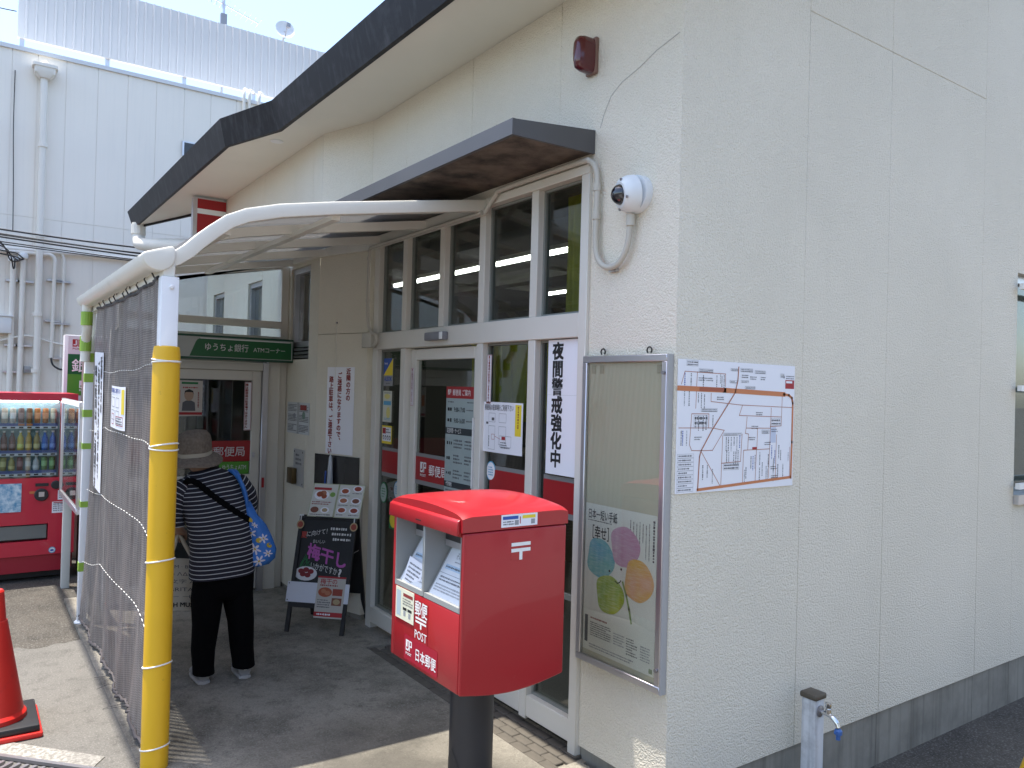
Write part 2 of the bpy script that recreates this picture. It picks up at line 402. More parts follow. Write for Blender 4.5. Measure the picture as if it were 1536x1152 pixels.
for r in range(4):
    for c in range(17):
        x = -2.34 + c*.113 + (r % 2)*.056
        if x < -.53: paver(x, -.175 + r*.057, 0)
MB().box(-2.43, -.5, -.21, .06, -.06, -.012).build('joint_sand', concrete, ap)
MB().prism([(1.4, -9, .0), (9.5, -9, .0), (9.5, 12, -.18), (2.6, 12, -.18), (2.6, 1.0, -.1), (1.4, -.6, .0)], (0, 0, -.1)).build('bounce_forecourt', M('bounce_concrete', (.27, .26, .235), .85, var=(2, .15)), kind='structure', at=(0, 0, 0))  # unseen pale slab, added to bounce daylight onto the shaded right wall
# joint groove in the pavement, painted stripe and drain grating
st = MB().add
m = MB(); m.prism([(-2.6, -2.67, .004), (-2.069, -2.188, .004), (-1.652, -1.811, .004), (-1.57, -1.866, .004), (-1.70, -2.03, .004), (-1.90, -2.21, .004), (-2.45, -2.72, .004)], (0, 0, -.003))
m.build('painted_stripe', M('worn_paint', (.34, .325, .29), .8, dirt=(60, .42, .56, (.16, .15, .13), .85), var=(3, .3)), pv)
gr = thing('drain_grating', 'dark steel drain grating let into the ground beside the painted stripe', 'drain', (-1.7, -2.25, 0))
for i in range(16):
    a = Vector((-1.93, -2.30, .006)) + Vector((.03, .028, 0)) * i
    MB().obox(a, (.012, .011, 0), (.075, -.085, 0), (0, 0, .012)).build('bar', alu_dk, gr)
MB().obox((-2.0, -2.3, .005), (.62, .58, 0), (.014, -.016, 0), (0, 0, .014)).build('edge_rail', alu_dk, gr)
MB().obox((-1.92, -2.385, .005), (.62, .58, 0), (.014, -.016, 0), (0, 0, .014)).build('edge_rail', alu_dk, gr)
# ================================================================== POST OFFICE BUILDING
B = thing('post_office', 'cream stucco post office with dark eaves, glazed front and grey plinth', 'building', (-2, 2, 0))
def panel(name, *boxes, mat=stucco, bev=.003):
    m = MB()
    for b in boxes: m.box(*b)
    return m.build(name, mat, B, bevel=bev, seg=1)
# front wall: pier at the corner and band above the glazing (vertical joints between panels)
m = MB(); m.prism([(0, 0, .05), (0, 0, 3.6), (-.8045, 0, 3.6), (-.8045, 0, 2.745), (-.545, 0, 2.745), (-.545, 0, .05)], (0, .16, 0)); m.build('wall_panel', stucco, B)
for x0, x1 in ((-1.6285, -.8075), (-2.4475, -1.6315), (-2.98, -2.4505)): panel('wall_panel', (x0, x1, 0, .16, 2.745, 3.6))
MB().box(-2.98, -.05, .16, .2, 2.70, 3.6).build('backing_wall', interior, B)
# angled wall and the wall beyond
A_, B_ = Vector((-2.98, 0, 0)), Vector((-3.5, -.17, 0)); T_ = (B_ - A_).normalized(); NN = Vector((-T_.y, T_.x, 0)); NN = NN if NN.y < 0 else -NN
def aw(s, z, off=0): return A_ + T_ * s + NN * off + Vector((0, 0, z))
LA = (B_ - A_).length
for z0, z1, mm in ((.04, 2.066, stucco2), (2.07, 2.70, stucco2), (2.70, 3.6, stucco)):
    MB().prism([aw(0, z0), aw(LA, z0), aw(LA, z0, -.15), aw(-.02, z0, -.15)], (0, 0, z1 - z0)).build('wall_panel', mm, B)
MB().prism([aw(.0, -.1, -.012), aw(LA, -.1, -.012), aw(LA, -.1, -.15), aw(0, -.1, -.15)], (0, 0, .14)).build('plinth', plinth_m, B)
wz0, wz1 = 1.885, 2.63
panel('wall_panel', (-3.70, -3.502, -.17, 0, .04, 3.6), mat=stucco2)
spans = [(-4.13, -3.70), (-5.35, -4.92), (-6.62, -6.19)]; t = .045
for (wx0, wx1), nxt in zip(spans, (-4.92, -6.19, -6.9)):
    panel('wall_panel', (wx0, wx1, -.17, 0, .04, wz0), (wx0, wx1, -.17, 0, wz1, 3.6), mat=stucco2, bev=0); panel('wall_panel', (nxt+.002, wx0-.002, -.17, 0, .04, 3.6), mat=stucco2)
    nw = MB(); nw.box(wx0, wx0+t, -.15, -.08, wz0+.1, wz1); nw.box(wx1-t, wx1, -.15, -.08, wz0+.1, wz1); nw.box(wx0+t, wx1-t, -.15, -.08, wz1-t, wz1); nw.box(wx0+t, wx1-t, -.15, -.08, wz0+.1, wz0+.1+t)
    nf = nw.build('narrow_window', alu, B)
    MB().box(wx0+t, wx1-t, -.115, -.111, wz0+.1+t, wz1-t).build('pane', glass, nf)
    for k in range(3): MB().box(wx0, wx1, -.165, -.06, wz0+.012+k*.03, wz0+.03+k*.03).build('louver', alu_dk, nf)
    MB().box(wx0, wx1, -.055, -.02, wz0, wz1).build('blind', interior, nf)
MB().box(-6.9, -3.5, -.158, 0, -.1, .04).build('plinth', plinth_m, B)
# plinth on the front pier and along the right wall
panel('plinth', (-.545, -.012, .012, .16, -.45, .05), mat=plinth_m, bev=0)
for y0, y1 in ((.012, 1.576), (1.58, 2.62), (2.624, 3.1), (3.104, 8)): panel('plinth', (-.16, -.012, y0, y1, -.6, .06), mat=plinth_m, bev=0)
# right wall panels, joints left open
rt = lambda y: 3.72 + .4 * y
for y0, y1 in ((.0, .8532), (.8548, 1.5722), (1.5738, 2.6152), (2.6168, 3.09)):
    z1 = 3.507 if y0 > .5 and y1 < 2.7 else None
    b0 = .0 if y0 > 0 else .161
    m = MB(); m.prism([(0, max(y0, b0), .055), (0, y1, .055), (0, y1, z1 or rt(y1)), (0, max(y0, b0), z1 or rt(y0))], (-.16, 0, 0)); m.build('wall_panel', stucco, B, bevel=.0015, seg=1)
for y0, y1 in ((.8548, 1.5722), (1.5738, 2.6152)):
    m = MB(); m.prism([(0, y0, 3.510), (0, y1, 3.510), (0, y1, rt(y1)), (0, y0, rt(y0))], (-.16, 0, 0)); m.build('wall_panel', stucco, B, bevel=.0015, seg=1)
MB().box(-.15, -.0035, .2, 3.06, .06, 3.9).build('joint_filler', M('joint_filler', (.62, .60, .54), .8), B); MB().box(-2.9, -.05, .0035, .15, 2.75, 3.58).build('joint_filler', MATS['joint_filler'], B)
# strip that closes the corner so both faces meet in one edge
m = MB(); m.prism([(0, 0, 3.6), (0, .16, 3.6), (0, .16, rt(.16)), (0, 0, rt(0))], (-.16, 0, 0)); m.prism([(-.0005, .1595, .055), (-.0005, .1625, .055), (-.0005, .1625, 3.7), (-.0005, .1595, 3.7)], (-.15, 0, 0)); m.build('corner_strip', stucco, B)
yw0, yw1, zw0, zw1 = 3.09, 4.7, 1.075, 2.515
m = MB()
m.prism([(0, 3.09, .055), (0, 8, .055), (0, 8, zw0), (0, 3.09, zw0)], (-.16, 0, 0)); m.prism([(0, 3.09, zw1), (0, 8, zw1), (0, 8, 5.3), (0, 4, 5.3), (0, 3.09, rt(3.09))], (-.16, 0, 0)); m.prism([(0, yw1, zw0), (0, 8, zw0), (0, 8, zw1), (0, yw1, zw1)], (-.16, 0, 0))
m.build('wall_panel', stucco, B)
sw = MB(); sw.box(-.12, -.05, yw0, yw0+.05, zw0, zw1); sw.box(-.12, -.05, yw1-.05, yw1, zw0, zw1); sw.box(-.12, -.05, yw0+.05, yw1-.05, zw1-.05, zw1); sw.box(-.12, .03, yw0-.0, yw1, zw0-.03, zw0+.03); sw.box(-.11, -.06, 3.85, 3.91, zw0, zw1)
sf = sw.build('side_window', alu, B); MB().box(-.09, -.085, yw0+.05, yw1-.05, zw0+.03, zw1-.05).build('pane', glass, sf); MB().box(-.15, -.14, yw0, yw1, zw0, zw1).build('blind', M('blind_grey', (.3, .31, .29), .8), sf)
for z in (2.42, 1.78, 1.165): MB().box(.03, .055, yw0-.05, yw1+.05, z-.018, z+.018).build('grille_bar', white_p, sf)
# back and left walls (close the volume)
MB().box(-6.9, -.16, 8, 8.16, -.1, 3.6).build('back_wall', stucco2, B); MB().box(-7.05, -6.9, 0, 8.16, -.1, 3.6).build('end_wall', stucco2, B)
# eaves: soffit, fascia boards, roof
Bp = [(.38, -.475), (-3.607, -.49), (-4.275, -.697), (-8.5, -.694)]; Tp = [(.38, -.53), (-3.607, -.546), (-4.275, -.746), (-8.62, -.746)]
m = MB(); m.prism([(.36, -.45, 3.6), (-3.60, -.465, 3.6), (-4.27, -.67, 3.6), (-8.44, -.672, 3.6), (-6.75, -.168, 3.6), (-6.75, .1, 3.6), (.36, .1, 3.6)], (0, 0, .02)); m.build('soffit', soffit_m, B)
for i in range(3):
    (bx, by), (cx, cy_) = Bp[i], Bp[i+1]; (tx, ty), (ux_, uy) = Tp[i], Tp[i+1]; q = .03
    m = MB(); m.add([(bx, by, 3.585), (cx, cy_, 3.585), (ux_, uy, 3.80), (tx, ty, 3.80), (bx, by+q, 3.585), (cx, cy_+q, 3.585), (ux_, uy+q, 3.80), (tx, ty+q, 3.80)],
        [(0, 3, 2, 1), (4, 5, 6, 7), (0, 1, 5, 4), (3, 7, 6, 2), (0, 4, 7, 3), (1, 2, 6, 5)]); m.build('fascia_board', fascia_m, B, recalc=True)
m = MB(); m.add([(-8.5, -.694, 3.575), (-6.7, -.16, 3.575), (-6.78, -.12, 3.80), (-8.62, -.746, 3.80), (-8.46, -.66, 3.575), (-6.66, -.12, 3.575), (-6.74, -.08, 3.80), (-8.58, -.70, 3.80)], [(0, 3, 2, 1), (4, 5, 6, 7), (0, 1, 5, 4), (3, 7, 6, 2), (0, 4, 7, 3), (1, 2, 6, 5)]); m.build('fascia_board', fascia_m, B, recalc=True)
roof_m = M('roof_sheet', (.05, .047, .045), .5)
m = MB(); m.add([(.38, -.5, 3.79), (-3.6, -.515, 3.79), (-4.27, -.72, 3.79), (-8.6, -.72, 3.79), (-7.0, 4, 5.45), (.38, 4, 5.45), (.38, 8.6, 3.7), (-7.0, 8.6, 3.7)], [(0, 5, 4, 1), (1, 4, 3, 2), (5, 6, 7, 4)]); m.build('roof', roof_m, B, recalc=True)
m = MB(); m.prism([(.38, -.45, 3.62), (.38, 4, 5.30), (.38, 4, 5.45), (.38, -.5, 3.80)], (-.03, 0, 0)); m.build('barge_board', fascia_m, B)
m = MB(); m.prism([(.35, -.45, 3.62), (.35, 4, 5.36), (0, 4, 5.36), (0, -.45, 3.62)], (0, 0, .02)); m.build('verge_soffit', soffit_m, B)
MB().lathe([(.05, 0), (.05, -.006), (.03, -.012)], (-3.907, -.40, 3.6), 16).build('soffit_vent', white_p, B)
# crack lines on the front pier (thin raised sealant)
MB().tube([(-.50, -.0005, 2.90), (-.475, -.0005, 2.96), (-.43, -.0005, 3.03), (-.36, -.0005, 3.07), (-.25, -.0005, 3.10), (-.15, -.0005, 3.14), (-.02, -.0005, 3.17)], .0022, 5).build('sealant_line', M('sealant', (.45, .43, .38), .7), B)
# ---- glazed front
GY = .040
def bar(x0, x1, z0, z1, y0=-.012, y1=.058, nm='mullion', par=B, mt=frame_m): return MB().box(x0, x1, y0, y1, z0, z1).build(nm, mt, par, bevel=.003, seg=1)
ZS0, ZS1, ZH = 1.94, 2.055, 2.70
bar(-2.865, -2.79, .0, ZH); bar(-.602, -.546, 0, ZH, y0=-.02)
for x in (-2.432, -1.496, -1.006): bar(x, x+.06, .03, ZS0, y1=.062); bar(x, x+.06, ZS1, ZH, y1=.062)
bar(-1.942, -1.882, ZS1, ZH, y1=.062)
bar(-2.79, -.602, ZS0, ZS1, y0=-.018, y1=.064, nm='transom'); bar(-2.865, -.546, ZH, 2.745, y0=-.022, y1=.064, nm='head_rail')
edges = [-2.79, -2.432, -2.362, -1.942, -1.872, -1.496, -1.426, -1.006, -.936, -.602]
def inner(x0, x1, z0, z1):
    t = .014; f = MB(); f.box(x0, x0+t, .024, .056, z0, z1); f.box(x1-t, x1, .024, .056, z0, z1); f.box(x0+t, x1-t, .024, .056, z0, z0+t); f.box(x0+t, x1-t, .024, .056, z1-t, z1)
    o = f.build('window_sash', frame_dk, B); MB().box(x0+t, x1-t, GY-.002, GY+.002, z0+t, z1-t).build('pane', glass, o)
for a, b in ((-2.79, -2.432), (-2.372, -1.942), (-1.882, -1.496), (-1.436, -1.006), (-.946, -.602)): inner(a, b, ZS1, ZH)
for a, b in ((-2.79, -2.432), (-1.436, -1.006), (-.946, -.602)):
    bar(a, b, .045, .15, nm='bottom_rail'); inner(a, b, .15, ZS0)
bar(-.946, -.602, .68, .71, y0=.028, y1=.052, nm='glazing_bar', mt=frame_dk)
bar(-1.436, -1.006, .68, .71, y0=.028, y1=.052, nm='glazing_bar', mt=frame_dk)
# sliding door
D = MB(); D.box(-2.335, -2.265, .018, .058, .02, 1.93); D.box(-1.56, -1.497, .018, .058, .02, 1.93); D.box(-2.265, -1.56, .018, .058, 1.86, 1.93); D.box(-2.265, -1.56, .018, .058, .02, .12)
D = D.build('sliding_door', frame_m, B, bevel=.003, seg=1); MB().box(-2.265, -1.56, GY-.002, GY+.002, .12, 1.86).build('pane', glass, D)
MB().box(-1.536, -1.524, -.002, .0175, 1.12, 1.52).build('pull_handle', white_p, D)
bar(-2.362, -1.497, 0, .018, y0=-.01, y1=.12, nm='threshold', mt=alu)
MB().box(-2.362, -2.335, .10, .13, .03, 1.94).build('door_jamb', rubber, B)
sn = MB().box(-2.03, -1.80, -.06, -.019, 1.972, 2.022).build('door_sensor', M('sensor_grey', (.20, .20, .22), .4), B, bevel=.008)
MB().box(-1.835, -1.80, -.066, -.0605, 1.975, 2.019).build('sensor_cap', white_p, sn, bevel=.004)
# ---- hood over the window
H = thing('window_hood', 'dark grey metal hood with stained underside above the glazed front', 'awning', (-1.6, -.2, 2.78))
hx0, hx1, hd = -2.85, -.534, .47
MB().add
m = MB(); m.add([(hx0, -hd, 2.782), (hx1, -hd, 2.782), (hx1, -hd, 2.853), (hx0, -hd, 2.853), (hx0, -hd+.02, 2.782), (hx1, -hd+.02, 2.782), (hx1, -hd+.02, 2.853), (hx0, -hd+.02, 2.853)], [(0, 1, 2, 3), (7, 6, 5, 4), (0, 4, 5, 1), (3, 2, 6, 7), (0, 3, 7, 4), (1, 5, 6, 2)]); m.build('front_fascia', hood_m, H)
for x in (hx0, hx1 - .015): MB().prism([(x, -hd+.02, 2.782), (x, -.001, 2.788), (x, -.001, 2.898), (x, -hd+.02, 2.853)], (.015, 0, 0)).build('end_fascia', hood_m, H)
MB().prism([(hx0+.015, -hd+.02, 2.845), (hx0+.015, -.001, 2.888), (hx0+.015, -.001, 2.896), (hx0+.015, -hd+.02, 2.852)], (hx1-hx0-.03, 0, 0)).build('top_sheet', hood_m, H)
MB().box(hx0+.015, hx1-.015, -hd+.02, -.001, 2.795, 2.803).build('underside', hood_under, H)
# ---- interior seen through the glass
I = B
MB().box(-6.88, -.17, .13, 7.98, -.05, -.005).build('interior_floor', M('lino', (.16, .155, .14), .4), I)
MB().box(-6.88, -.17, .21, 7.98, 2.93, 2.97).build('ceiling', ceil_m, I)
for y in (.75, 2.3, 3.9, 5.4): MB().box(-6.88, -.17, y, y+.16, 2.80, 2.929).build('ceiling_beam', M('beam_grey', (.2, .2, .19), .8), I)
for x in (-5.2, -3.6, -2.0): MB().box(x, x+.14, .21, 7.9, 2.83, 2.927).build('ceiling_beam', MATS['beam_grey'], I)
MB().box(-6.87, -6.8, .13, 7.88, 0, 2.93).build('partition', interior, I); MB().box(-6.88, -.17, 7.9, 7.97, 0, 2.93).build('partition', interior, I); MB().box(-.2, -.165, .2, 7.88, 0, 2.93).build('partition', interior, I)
ct = thing('service_counter', 'dim wooden service counter inside the post office behind the sliding door', 'counter', (-3.6, 2.8, 0))
MB().box(-6.0, -1.2, 2.6, 3.0, -.005, .98).build('front_panel', M('counter_wood', (.20, .16, .12), .4), ct); MB().box(-6.0, -1.15, 2.52, 3.02, .98, 1.02).build('counter_top', M('counter_top', (.3, .27, .22), .3), ct)
for i in range(5):
    cb = thing('filing_cabinet', 'grey cabinet in the dim hall behind the counter, %s from the left' % ('first', 'second', 'third', 'fourth', 'fifth')[i], 'cabinet', (-5.7+i*.95, 5.2, 0), 'cabinets behind the counter')
    MB().box(-6.1+i*.95, -5.35+i*.95, 5.0, 5.35, -.005, 1.7).build('body', M('cabinet_%d' % (i % 2), (.2+.03*(i % 2), .2, .19), .5), cb)
    for k in range(3): MB().box(-6.08+i*.95, -5.37+i*.95, 4.985, 4.999, .06+k*.55, .56+k*.55).build('drawer', M('drawer_grey', (.26, .26, .25), .5), cb)
lampm = M('tube_light', (1, 1, .97), .4, emit=6.0)
for i, (y, x0, x1, lb) in enumerate(((1.5, -5.6, -1.0, 'lit fluorescent strip nearest the window, under the ceiling of the hall'), (3.1, -5.0, -1.0, 'lit fluorescent strip deeper inside the hall, lower in the right window'))):
    L = thing('strip_light', lb, 'light', ((x0+x1)/2, y, 2.78)); MB().box(x0, x1, y-.05, y+.05, 2.815, 2.85).build('housing', white_p, L); MB().box(x0, x1, y-.016, y+.016, 2.788, 2.812).build('tube', lampm, L)
cur = M('curtain', (.50, .50, .05), .8, var=(6, .15))
def curtain(x0, x1, z0, z1, y, lab, amp=.022, wl=.05):
    m = MB(); m.grid(lambda u, v: (x0 + (x1-x0)*u, y + amp*math.sin(2*math.pi*(x1-x0)*u/wl) * (1-.3*v) + amp*.4*math.sin(7*u+3*v), z0 + (z1-z0)*v), 60, 10)
    m.build('curtain', cur, smooth=80, label=lab, category='curtain')
curtain(-1.02, -.80, 1.98, 2.84, .235, 'yellow green curtain hanging inside the rightmost upper window')
curtain(-2.05, -.75, 1.50, 2.02, .30, 'yellow green half curtain behind the lower panes at the right')
# red band along the glazing (film on each pane), lettering on the door
for x0, x1 in ((-2.76, -2.46), (-2.264, -1.561), (-1.396, -1.036), (-.904, -.632)):
    s = fsheet(x0, x1, 1.065, 1.265, GY-.005, M('band_grey', (.22, .22, .215), .4), thick=.001); s.rect(0, .022, x1-x0, .15, jp_red)
    if x0 == -2.264:
        s.logo_bg = jp_red; jp_logo(s, -2.2+2.264, .055, .065, white_p, 2, 'POST'); s.text(-2.09+2.264, .062, .075, '郵便局', white_p, 2, .006)
    s.done('red_band', parent=B)
# ================================================================== ENTRANCE CANOPY
K = thing('entrance_canopy', 'white lean-to canopy with curved end beam, gutter and posts over the entrance', 'canopy', (-2.8, -1.65, 0))
prof = [(-.0, 2.71), (-.536, 2.617), (-.9, 2.553), (-1.165, 2.50), (-1.319, 2.455), (-1.40, 2.415), (-1.465, 2.362), (-1.52, 2.312), (-1.57, 2.26), (-1.62, 2.222), (-1.672, 2.20)]
def prof_z(y):
    for (y0, z0), (y1, z1) in zip(prof, prof[1:]):
        if y1 <= y <= y0: return z0 + (z1-z0)*(y-y0)/(y1-y0)
    return prof[-1][1]
def rafter(x, w, h, pr, nm, mt):
    m = MB(); rings = []
    for i, (y, z) in enumerate(pr):
        a = Vector(pr[max(i-1, 0)]); b = Vector(pr[min(i+1, len(pr)-1)]); t = (b-a).normalized(); n = Vector((-t.y, t.x)) if t.x > 0 else Vector((t.y, -t.x))
        if n.y < 0: n = -n
        rings.append([(x-w/2, y+n.x*h/2, z+n.y*h/2), (x+w/2, y+n.x*h/2, z+n.y*h/2), (x+w/2, y-n.x*h/2, z-n.y*h/2), (x-w/2, y-n.x*h/2, z-n.y*h/2)])
    vs = [v for g in rings for v in g]; fs = []
    for i in range(len(rings)-1):
        for j in range(4): fs.append((i*4+j, i*4+(j+1) % 4, i*4+4+(j+1) % 4, i*4+4+j))
    fs += [(3, 2, 1, 0), tuple(range(len(vs)-4, len(vs)))]
    m.add(vs, fs); return m.build(nm, mt, K, recalc=True, bevel=.006 if nm == 'end_beam' else 0, smooth=30)
rafter(-1.45, .055, .064, prof, 'end_beam', canopy_m)
wy = lambda x: 0 if x > -2.98 else (-.17 if x < -3.5 else -.17*(x+2.98)/(-.52))
for x in (-2.10, -2.75, -3.40, -4.02): rafter(x, .045, .05, [(y, z-.004) for y, z in ([(wy(x)-.02, prof_z(wy(x)-.02))] + [q for q in prof if q[0] < wy(x)-.1])], 'rafter', canopy_m)
roofm, t, out = new_mat('smoked_polycarbonate')
d1 = N(t, 'ShaderNodeBsdfPrincipled', ins={'Base Color': (.21, .205, .20, 1), 'Roughness': .3}); d2 = N(t, 'ShaderNodeBsdfTranslucent'); d2.inputs[0].default_value = (.44, .44, .44, 1); mx = N(t, 'ShaderNodeMixShader'); mx.inputs[0].default_value = .5
t.links.new(d1.outputs[0], mx.inputs[1]); t.links.new(d2.outputs[0], mx.inputs[2]); t.links.new(mx.outputs[0], out.inputs[0])
rx_ = [-1.48, -2.10, -2.75, -3.40, -4.02, -4.15]
for a, b in zip(rx_, rx_[1:]):
    m = MB(); pts = [(y, z+.034) for y, z in prof]
    def pt(x, i): 
        y, z = pts[i]; yy = min(y, wy(x)-.012); return (x, yy, z if yy == y else prof_z(yy)+.034)
    k = len(pts); vs = [pt(x, i) for x in (a-.004, b+.004) for i in range(k)]; vs += [(x, y, z+.004) for x, y, z in vs]
    fs = []
    for o_ in (0, 2*k): fs += [(o_+i, o_+i+1, o_+k+i+1, o_+k+i) for i in range(k-1)]
    fs += [(0, k, 3*k, 2*k), (k-1, 3*k-1, 4*k-1, 2*k-1)] + [(i, 2*k+i, 2*k+i+1, i+1) for i in range(k-1)] + [(k+i, k+i+1, 3*k+i+1, 3*k+i) for i in range(k-1)]
    m.add(vs, fs); m.build('roof_panel', roofm, K, recalc=True, smooth=30)
for y in (-.87, -1.40): MB().box(-4.0, -1.48, y-.02, y+.02, prof_z(y)-.052, prof_z(y)-.026).build('purlin', canopy_m, K)
wr = MB(); pth = [Vector((-1.42, -.005, 0)), Vector((-2.975, -.005, 0)), Vector((-3.5, -.176, 0)), Vector((-4.1, -.176, 0))]
for a, b in zip(pth, pth[1:]):
    d = (b-a); n = Vector((d.y, -d.x, 0)).normalized(); n = n if n.y < 0 else -n
    MB().obox(a + Vector((0, 0, 2.655)), d, n*.035, Vector((0, 0, .075))).build('wall_rail', canopy_m, K)
# gutter, posts, downpipe
gp = [(.062*math.cos(a), .062*math.sin(a)) for a in [R(180+15*i) for i in range(13)]]
m = MB(); GYc, GZc = -1.70, 2.225
ring = [(y, z) for y, z in gp] + [(y*.93, z*.93) for y, z in reversed(gp)]
m.prism([(-1.43, GYc+y, GZc+z) for y, z in ring], (-2.32, 0, 0)); m.build('gutter', canopy_m, K, smooth=40, recalc=True)
for x in (-3.748,): MB().prism([(x, GYc+y*1.06, GZc+z*1.06) for y, z in gp], (.02 if x > -2 else -.02, 0, 0)).build('gutter_end_cap', canopy_m, K)
m = MB(); D_sh = [(.068*math.cos(R(180+12*i)), .068*math.sin(R(180+12*i))) for i in range(16)]
m.prism([(-1.50, GYc+.004+y, GZc+z) for y, z in D_sh] + [(-1.50, GYc+.074, GZc+.02), (-1.50, GYc+.06, GZc+.045), (-1.50, GYc-.04, GZc+.012)], (.095, 0, 0)); m.build('corner_joint', canopy_m, K, bevel=.008, recalc=True)
MB().box(-3.98, -1.42, -1.675, -1.625, 2.135, 2.20).build('eaves_beam', canopy_m, K, bevel=.004, seg=1)
PX, PY = -1.44, -1.647
MB().box(PX-.036, PX+.036, PY-.036, PY+.036, -.02, 2.135).build('post', canopy_post, K, bevel=.004)
MB().lathe([(.010, 0), (.010, .006), (.006, .009)], (PX+.0365, PY+.005, 2.09), 10, (1, 0, 0)).build('bolt', canopy_post, K)
m = MB(); m.lathe([(.056, .005), (.0565, .4), (.0555, .9), (.0565, 1.4), (.056, 1.80), (.052, 1.83), (.044, 1.834)], (PX, PY, 0), 28); sl_ = m.build('foam_sleeve', yellow, K, smooth=40, )
sl_['label'] = 'bright yellow foam sleeve wrapped round the front post'
cordm = M('white_cord', (.80, .79, .74), .7)
for z, dz in ((1.764, .004), (1.772, -.006), (1.40, .012), (1.385, -.004), (.90, .01), (.448, .013), (.094, .012)):
    MB().tube([(PX+.0585*math.cos(a), PY+.0585*math.sin(a), z + dz*math.sin(a+1)) for a in [2*math.pi*i/28 for i in range(28)]], .0035, 6, closed=True).build('cord_tie', cordm, sl_, smooth=60)
FX, FY = -3.88, -1.664
MB().box(FX-.028, FX+.028, FY-.028, FY+.028, -.02, 2.14).build('post', canopy_post, K, bevel=.004)
gt = M('green_tape', (.28, .46, .06), .5)
for z0, z1 in ((1.80, 1.86), (1.66, 1.72), (1.42, 1.47), (1.20, 1.24), (.80, .84), (.36, .42)): MB().box(FX-.030, FX+.030, FY-.030, FY+.030, z0, z1).build('green_tape', gt, K)
m = MB(); m.tube([(-3.69, -1.708, 2.175), (-3.69, -1.708, 2.08), (-3.70, -1.703, 2.03), (-3.74, -1.70, 1.99), (-3.78, -1.70, 1.95), (-3.79, -1.70, 1.90), (-3.79, -1.70, 1.80)], .031, 12); m.build('downpipe', canopy_m, K, smooth=50)
for z0, z1 in ((2.04, 2.13), (1.87, 1.97)): MB().lathe([(.036, 0), (.036, z1-z0)], (-3.69 if z0 > 2 else -3.79, -1.708 if z0 > 2 else -1.70, z0), 14).build('green_tape', gt, K)
MB().lathe([(.045, 0), (.045, .008), (.03, .02)], (FX, FY, .004), 14).build('post_foot', canopy_post, K)
# ---- woven shade screen hung between the posts
mm, t, out = new_mat('shade_net')
uv = N(t, 'ShaderNodeUVMap'); sp = N(t, 'ShaderNodeSeparateXYZ'); t.links.new(uv.outputs[0], sp.inputs[0])
def stripes(src, freq, lo, hi):
    mu = N(t, 'ShaderNodeMath', operation='MULTIPLY'); mu.inputs[1].default_value = freq; t.links.new(src, mu.inputs[0])
    fr = N(t, 'ShaderNodeMath', operation='PINGPONG'); fr.inputs[1].default_value = .5; t.links.new(mu.outputs[0], fr.inputs[0])
    mr = N(t, 'ShaderNodeMapRange'); mr.inputs[1].default_value = lo; mr.inputs[2].default_value = hi; t.links.new(fr.outputs[0], mr.inputs[0]); return mr.outputs[0]
ribs = stripes(sp.outputs[0], 17, .10, .22); weft = stripes(sp.outputs[1], 90, .08, .22)
nz = noise(t, uv.outputs[0], 1.0, 4, .6, (26, 3, 1)); nz2 = noise(t, uv.outputs[0], 1.0, 3, .6, (4, 60, 1))
colr = ramp(t, nz, .3, .75, lin((.19, .165, .15)), lin((.44, .385, .35)))
colr = mixc(t, ramp(t, nz2, .45, .7, (0, 0, 0, 1), (.45, .45, .45, 1)), colr, lin((.26, .235, .225)))
colr = mixc(t, ribs, lin((.05, .046, .046)), colr)
p = N(t, 'ShaderNodeBsdfPrincipled', ins={'Roughness': .8}); t.links.new(colr, p.inputs['Base Color'])
tl = N(t, 'ShaderNodeBsdfTranslucent'); tl.inputs[0].default_value = (.25, .24, .24, 1); m1 = N(t, 'ShaderNodeMixShader'); m1.inputs[0].default_value = .3
t.links.new(p.outputs[0], m1.inputs[1]); t.links.new(tl.outputs[0], m1.inputs[2])
tr = N(t, 'ShaderNodeBsdfTransparent'); ho = N(t, 'ShaderNodeMath', operation='MULTIPLY'); t.links.new(ribs, ho.inputs[0]); t.links.new(weft, ho.inputs[1])
hm = N(t, 'ShaderNodeMath', operation='MULTIPLY'); hm.inputs[1].default_value = .3; t.links.new(ho.outputs[0], hm.inputs[0])
m2 = N(t, 'ShaderNodeMixShader'); t.links.new(hm.outputs[0], m2.inputs[0]); t.links.new(m1.outputs[0], m2.inputs[1]); t.links.new(tr.outputs[0], m2.inputs[2]); t.links.new(m2.outputs[0], out.inputs[0])
def scr(u, v, off=0.0, pleat=True):     # u: 0 near post .. 1 far post, v: 0 bottom .. 1 top
    x = -1.50 - (1.90 + .47*(1-v)**.7)*u
    y = -1.672 + .014*math.sin(9*u)*math.sin(3.1*v) + .02*math.sin(math.pi*u)*(1-v)**2 + .004*math.sin(math.pi*u)*math.sin(math.pi*v)
    if pleat: y += (.0045*math.sin(2*math.pi*17*2.4*u) + .009*math.sin(31*u + 2*math.sin(4*v)))*(1-.25*v)
    z = .012 + .03*math.sin(8*u)**2*(1-v) + v*(2.125 - .02*math.sin(math.pi*u))
    return Vector((x, y - off, z))
S_ = thing('shade_screen', 'grey woven shade screen tied between the canopy posts', 'screen', (-2.7, -1.67, 0))
m = MB(); m.grid(lambda u, v: scr(u, v), 330, 30, lambda u, v: (u*2.4, v*2.1)); m.build('net', mm, S_, smooth=80)
m = MB(); m.tube([scr(i/60, 1.0) for i in range(61)], .010, 6); m.build('top_hem', rubber, S_, smooth=60)
random.seed(8)
m = MB(); m.tube([scr(i/80, .004) + Vector((0, random.uniform(-.012, .006), random.uniform(-.002, .012))) for i in range(81)], [.006 + .005*random.random() for i in range(81)], 6); m.build('frayed_hem', M('hem', (.09, .08, .08), .9), S_, smooth=60)
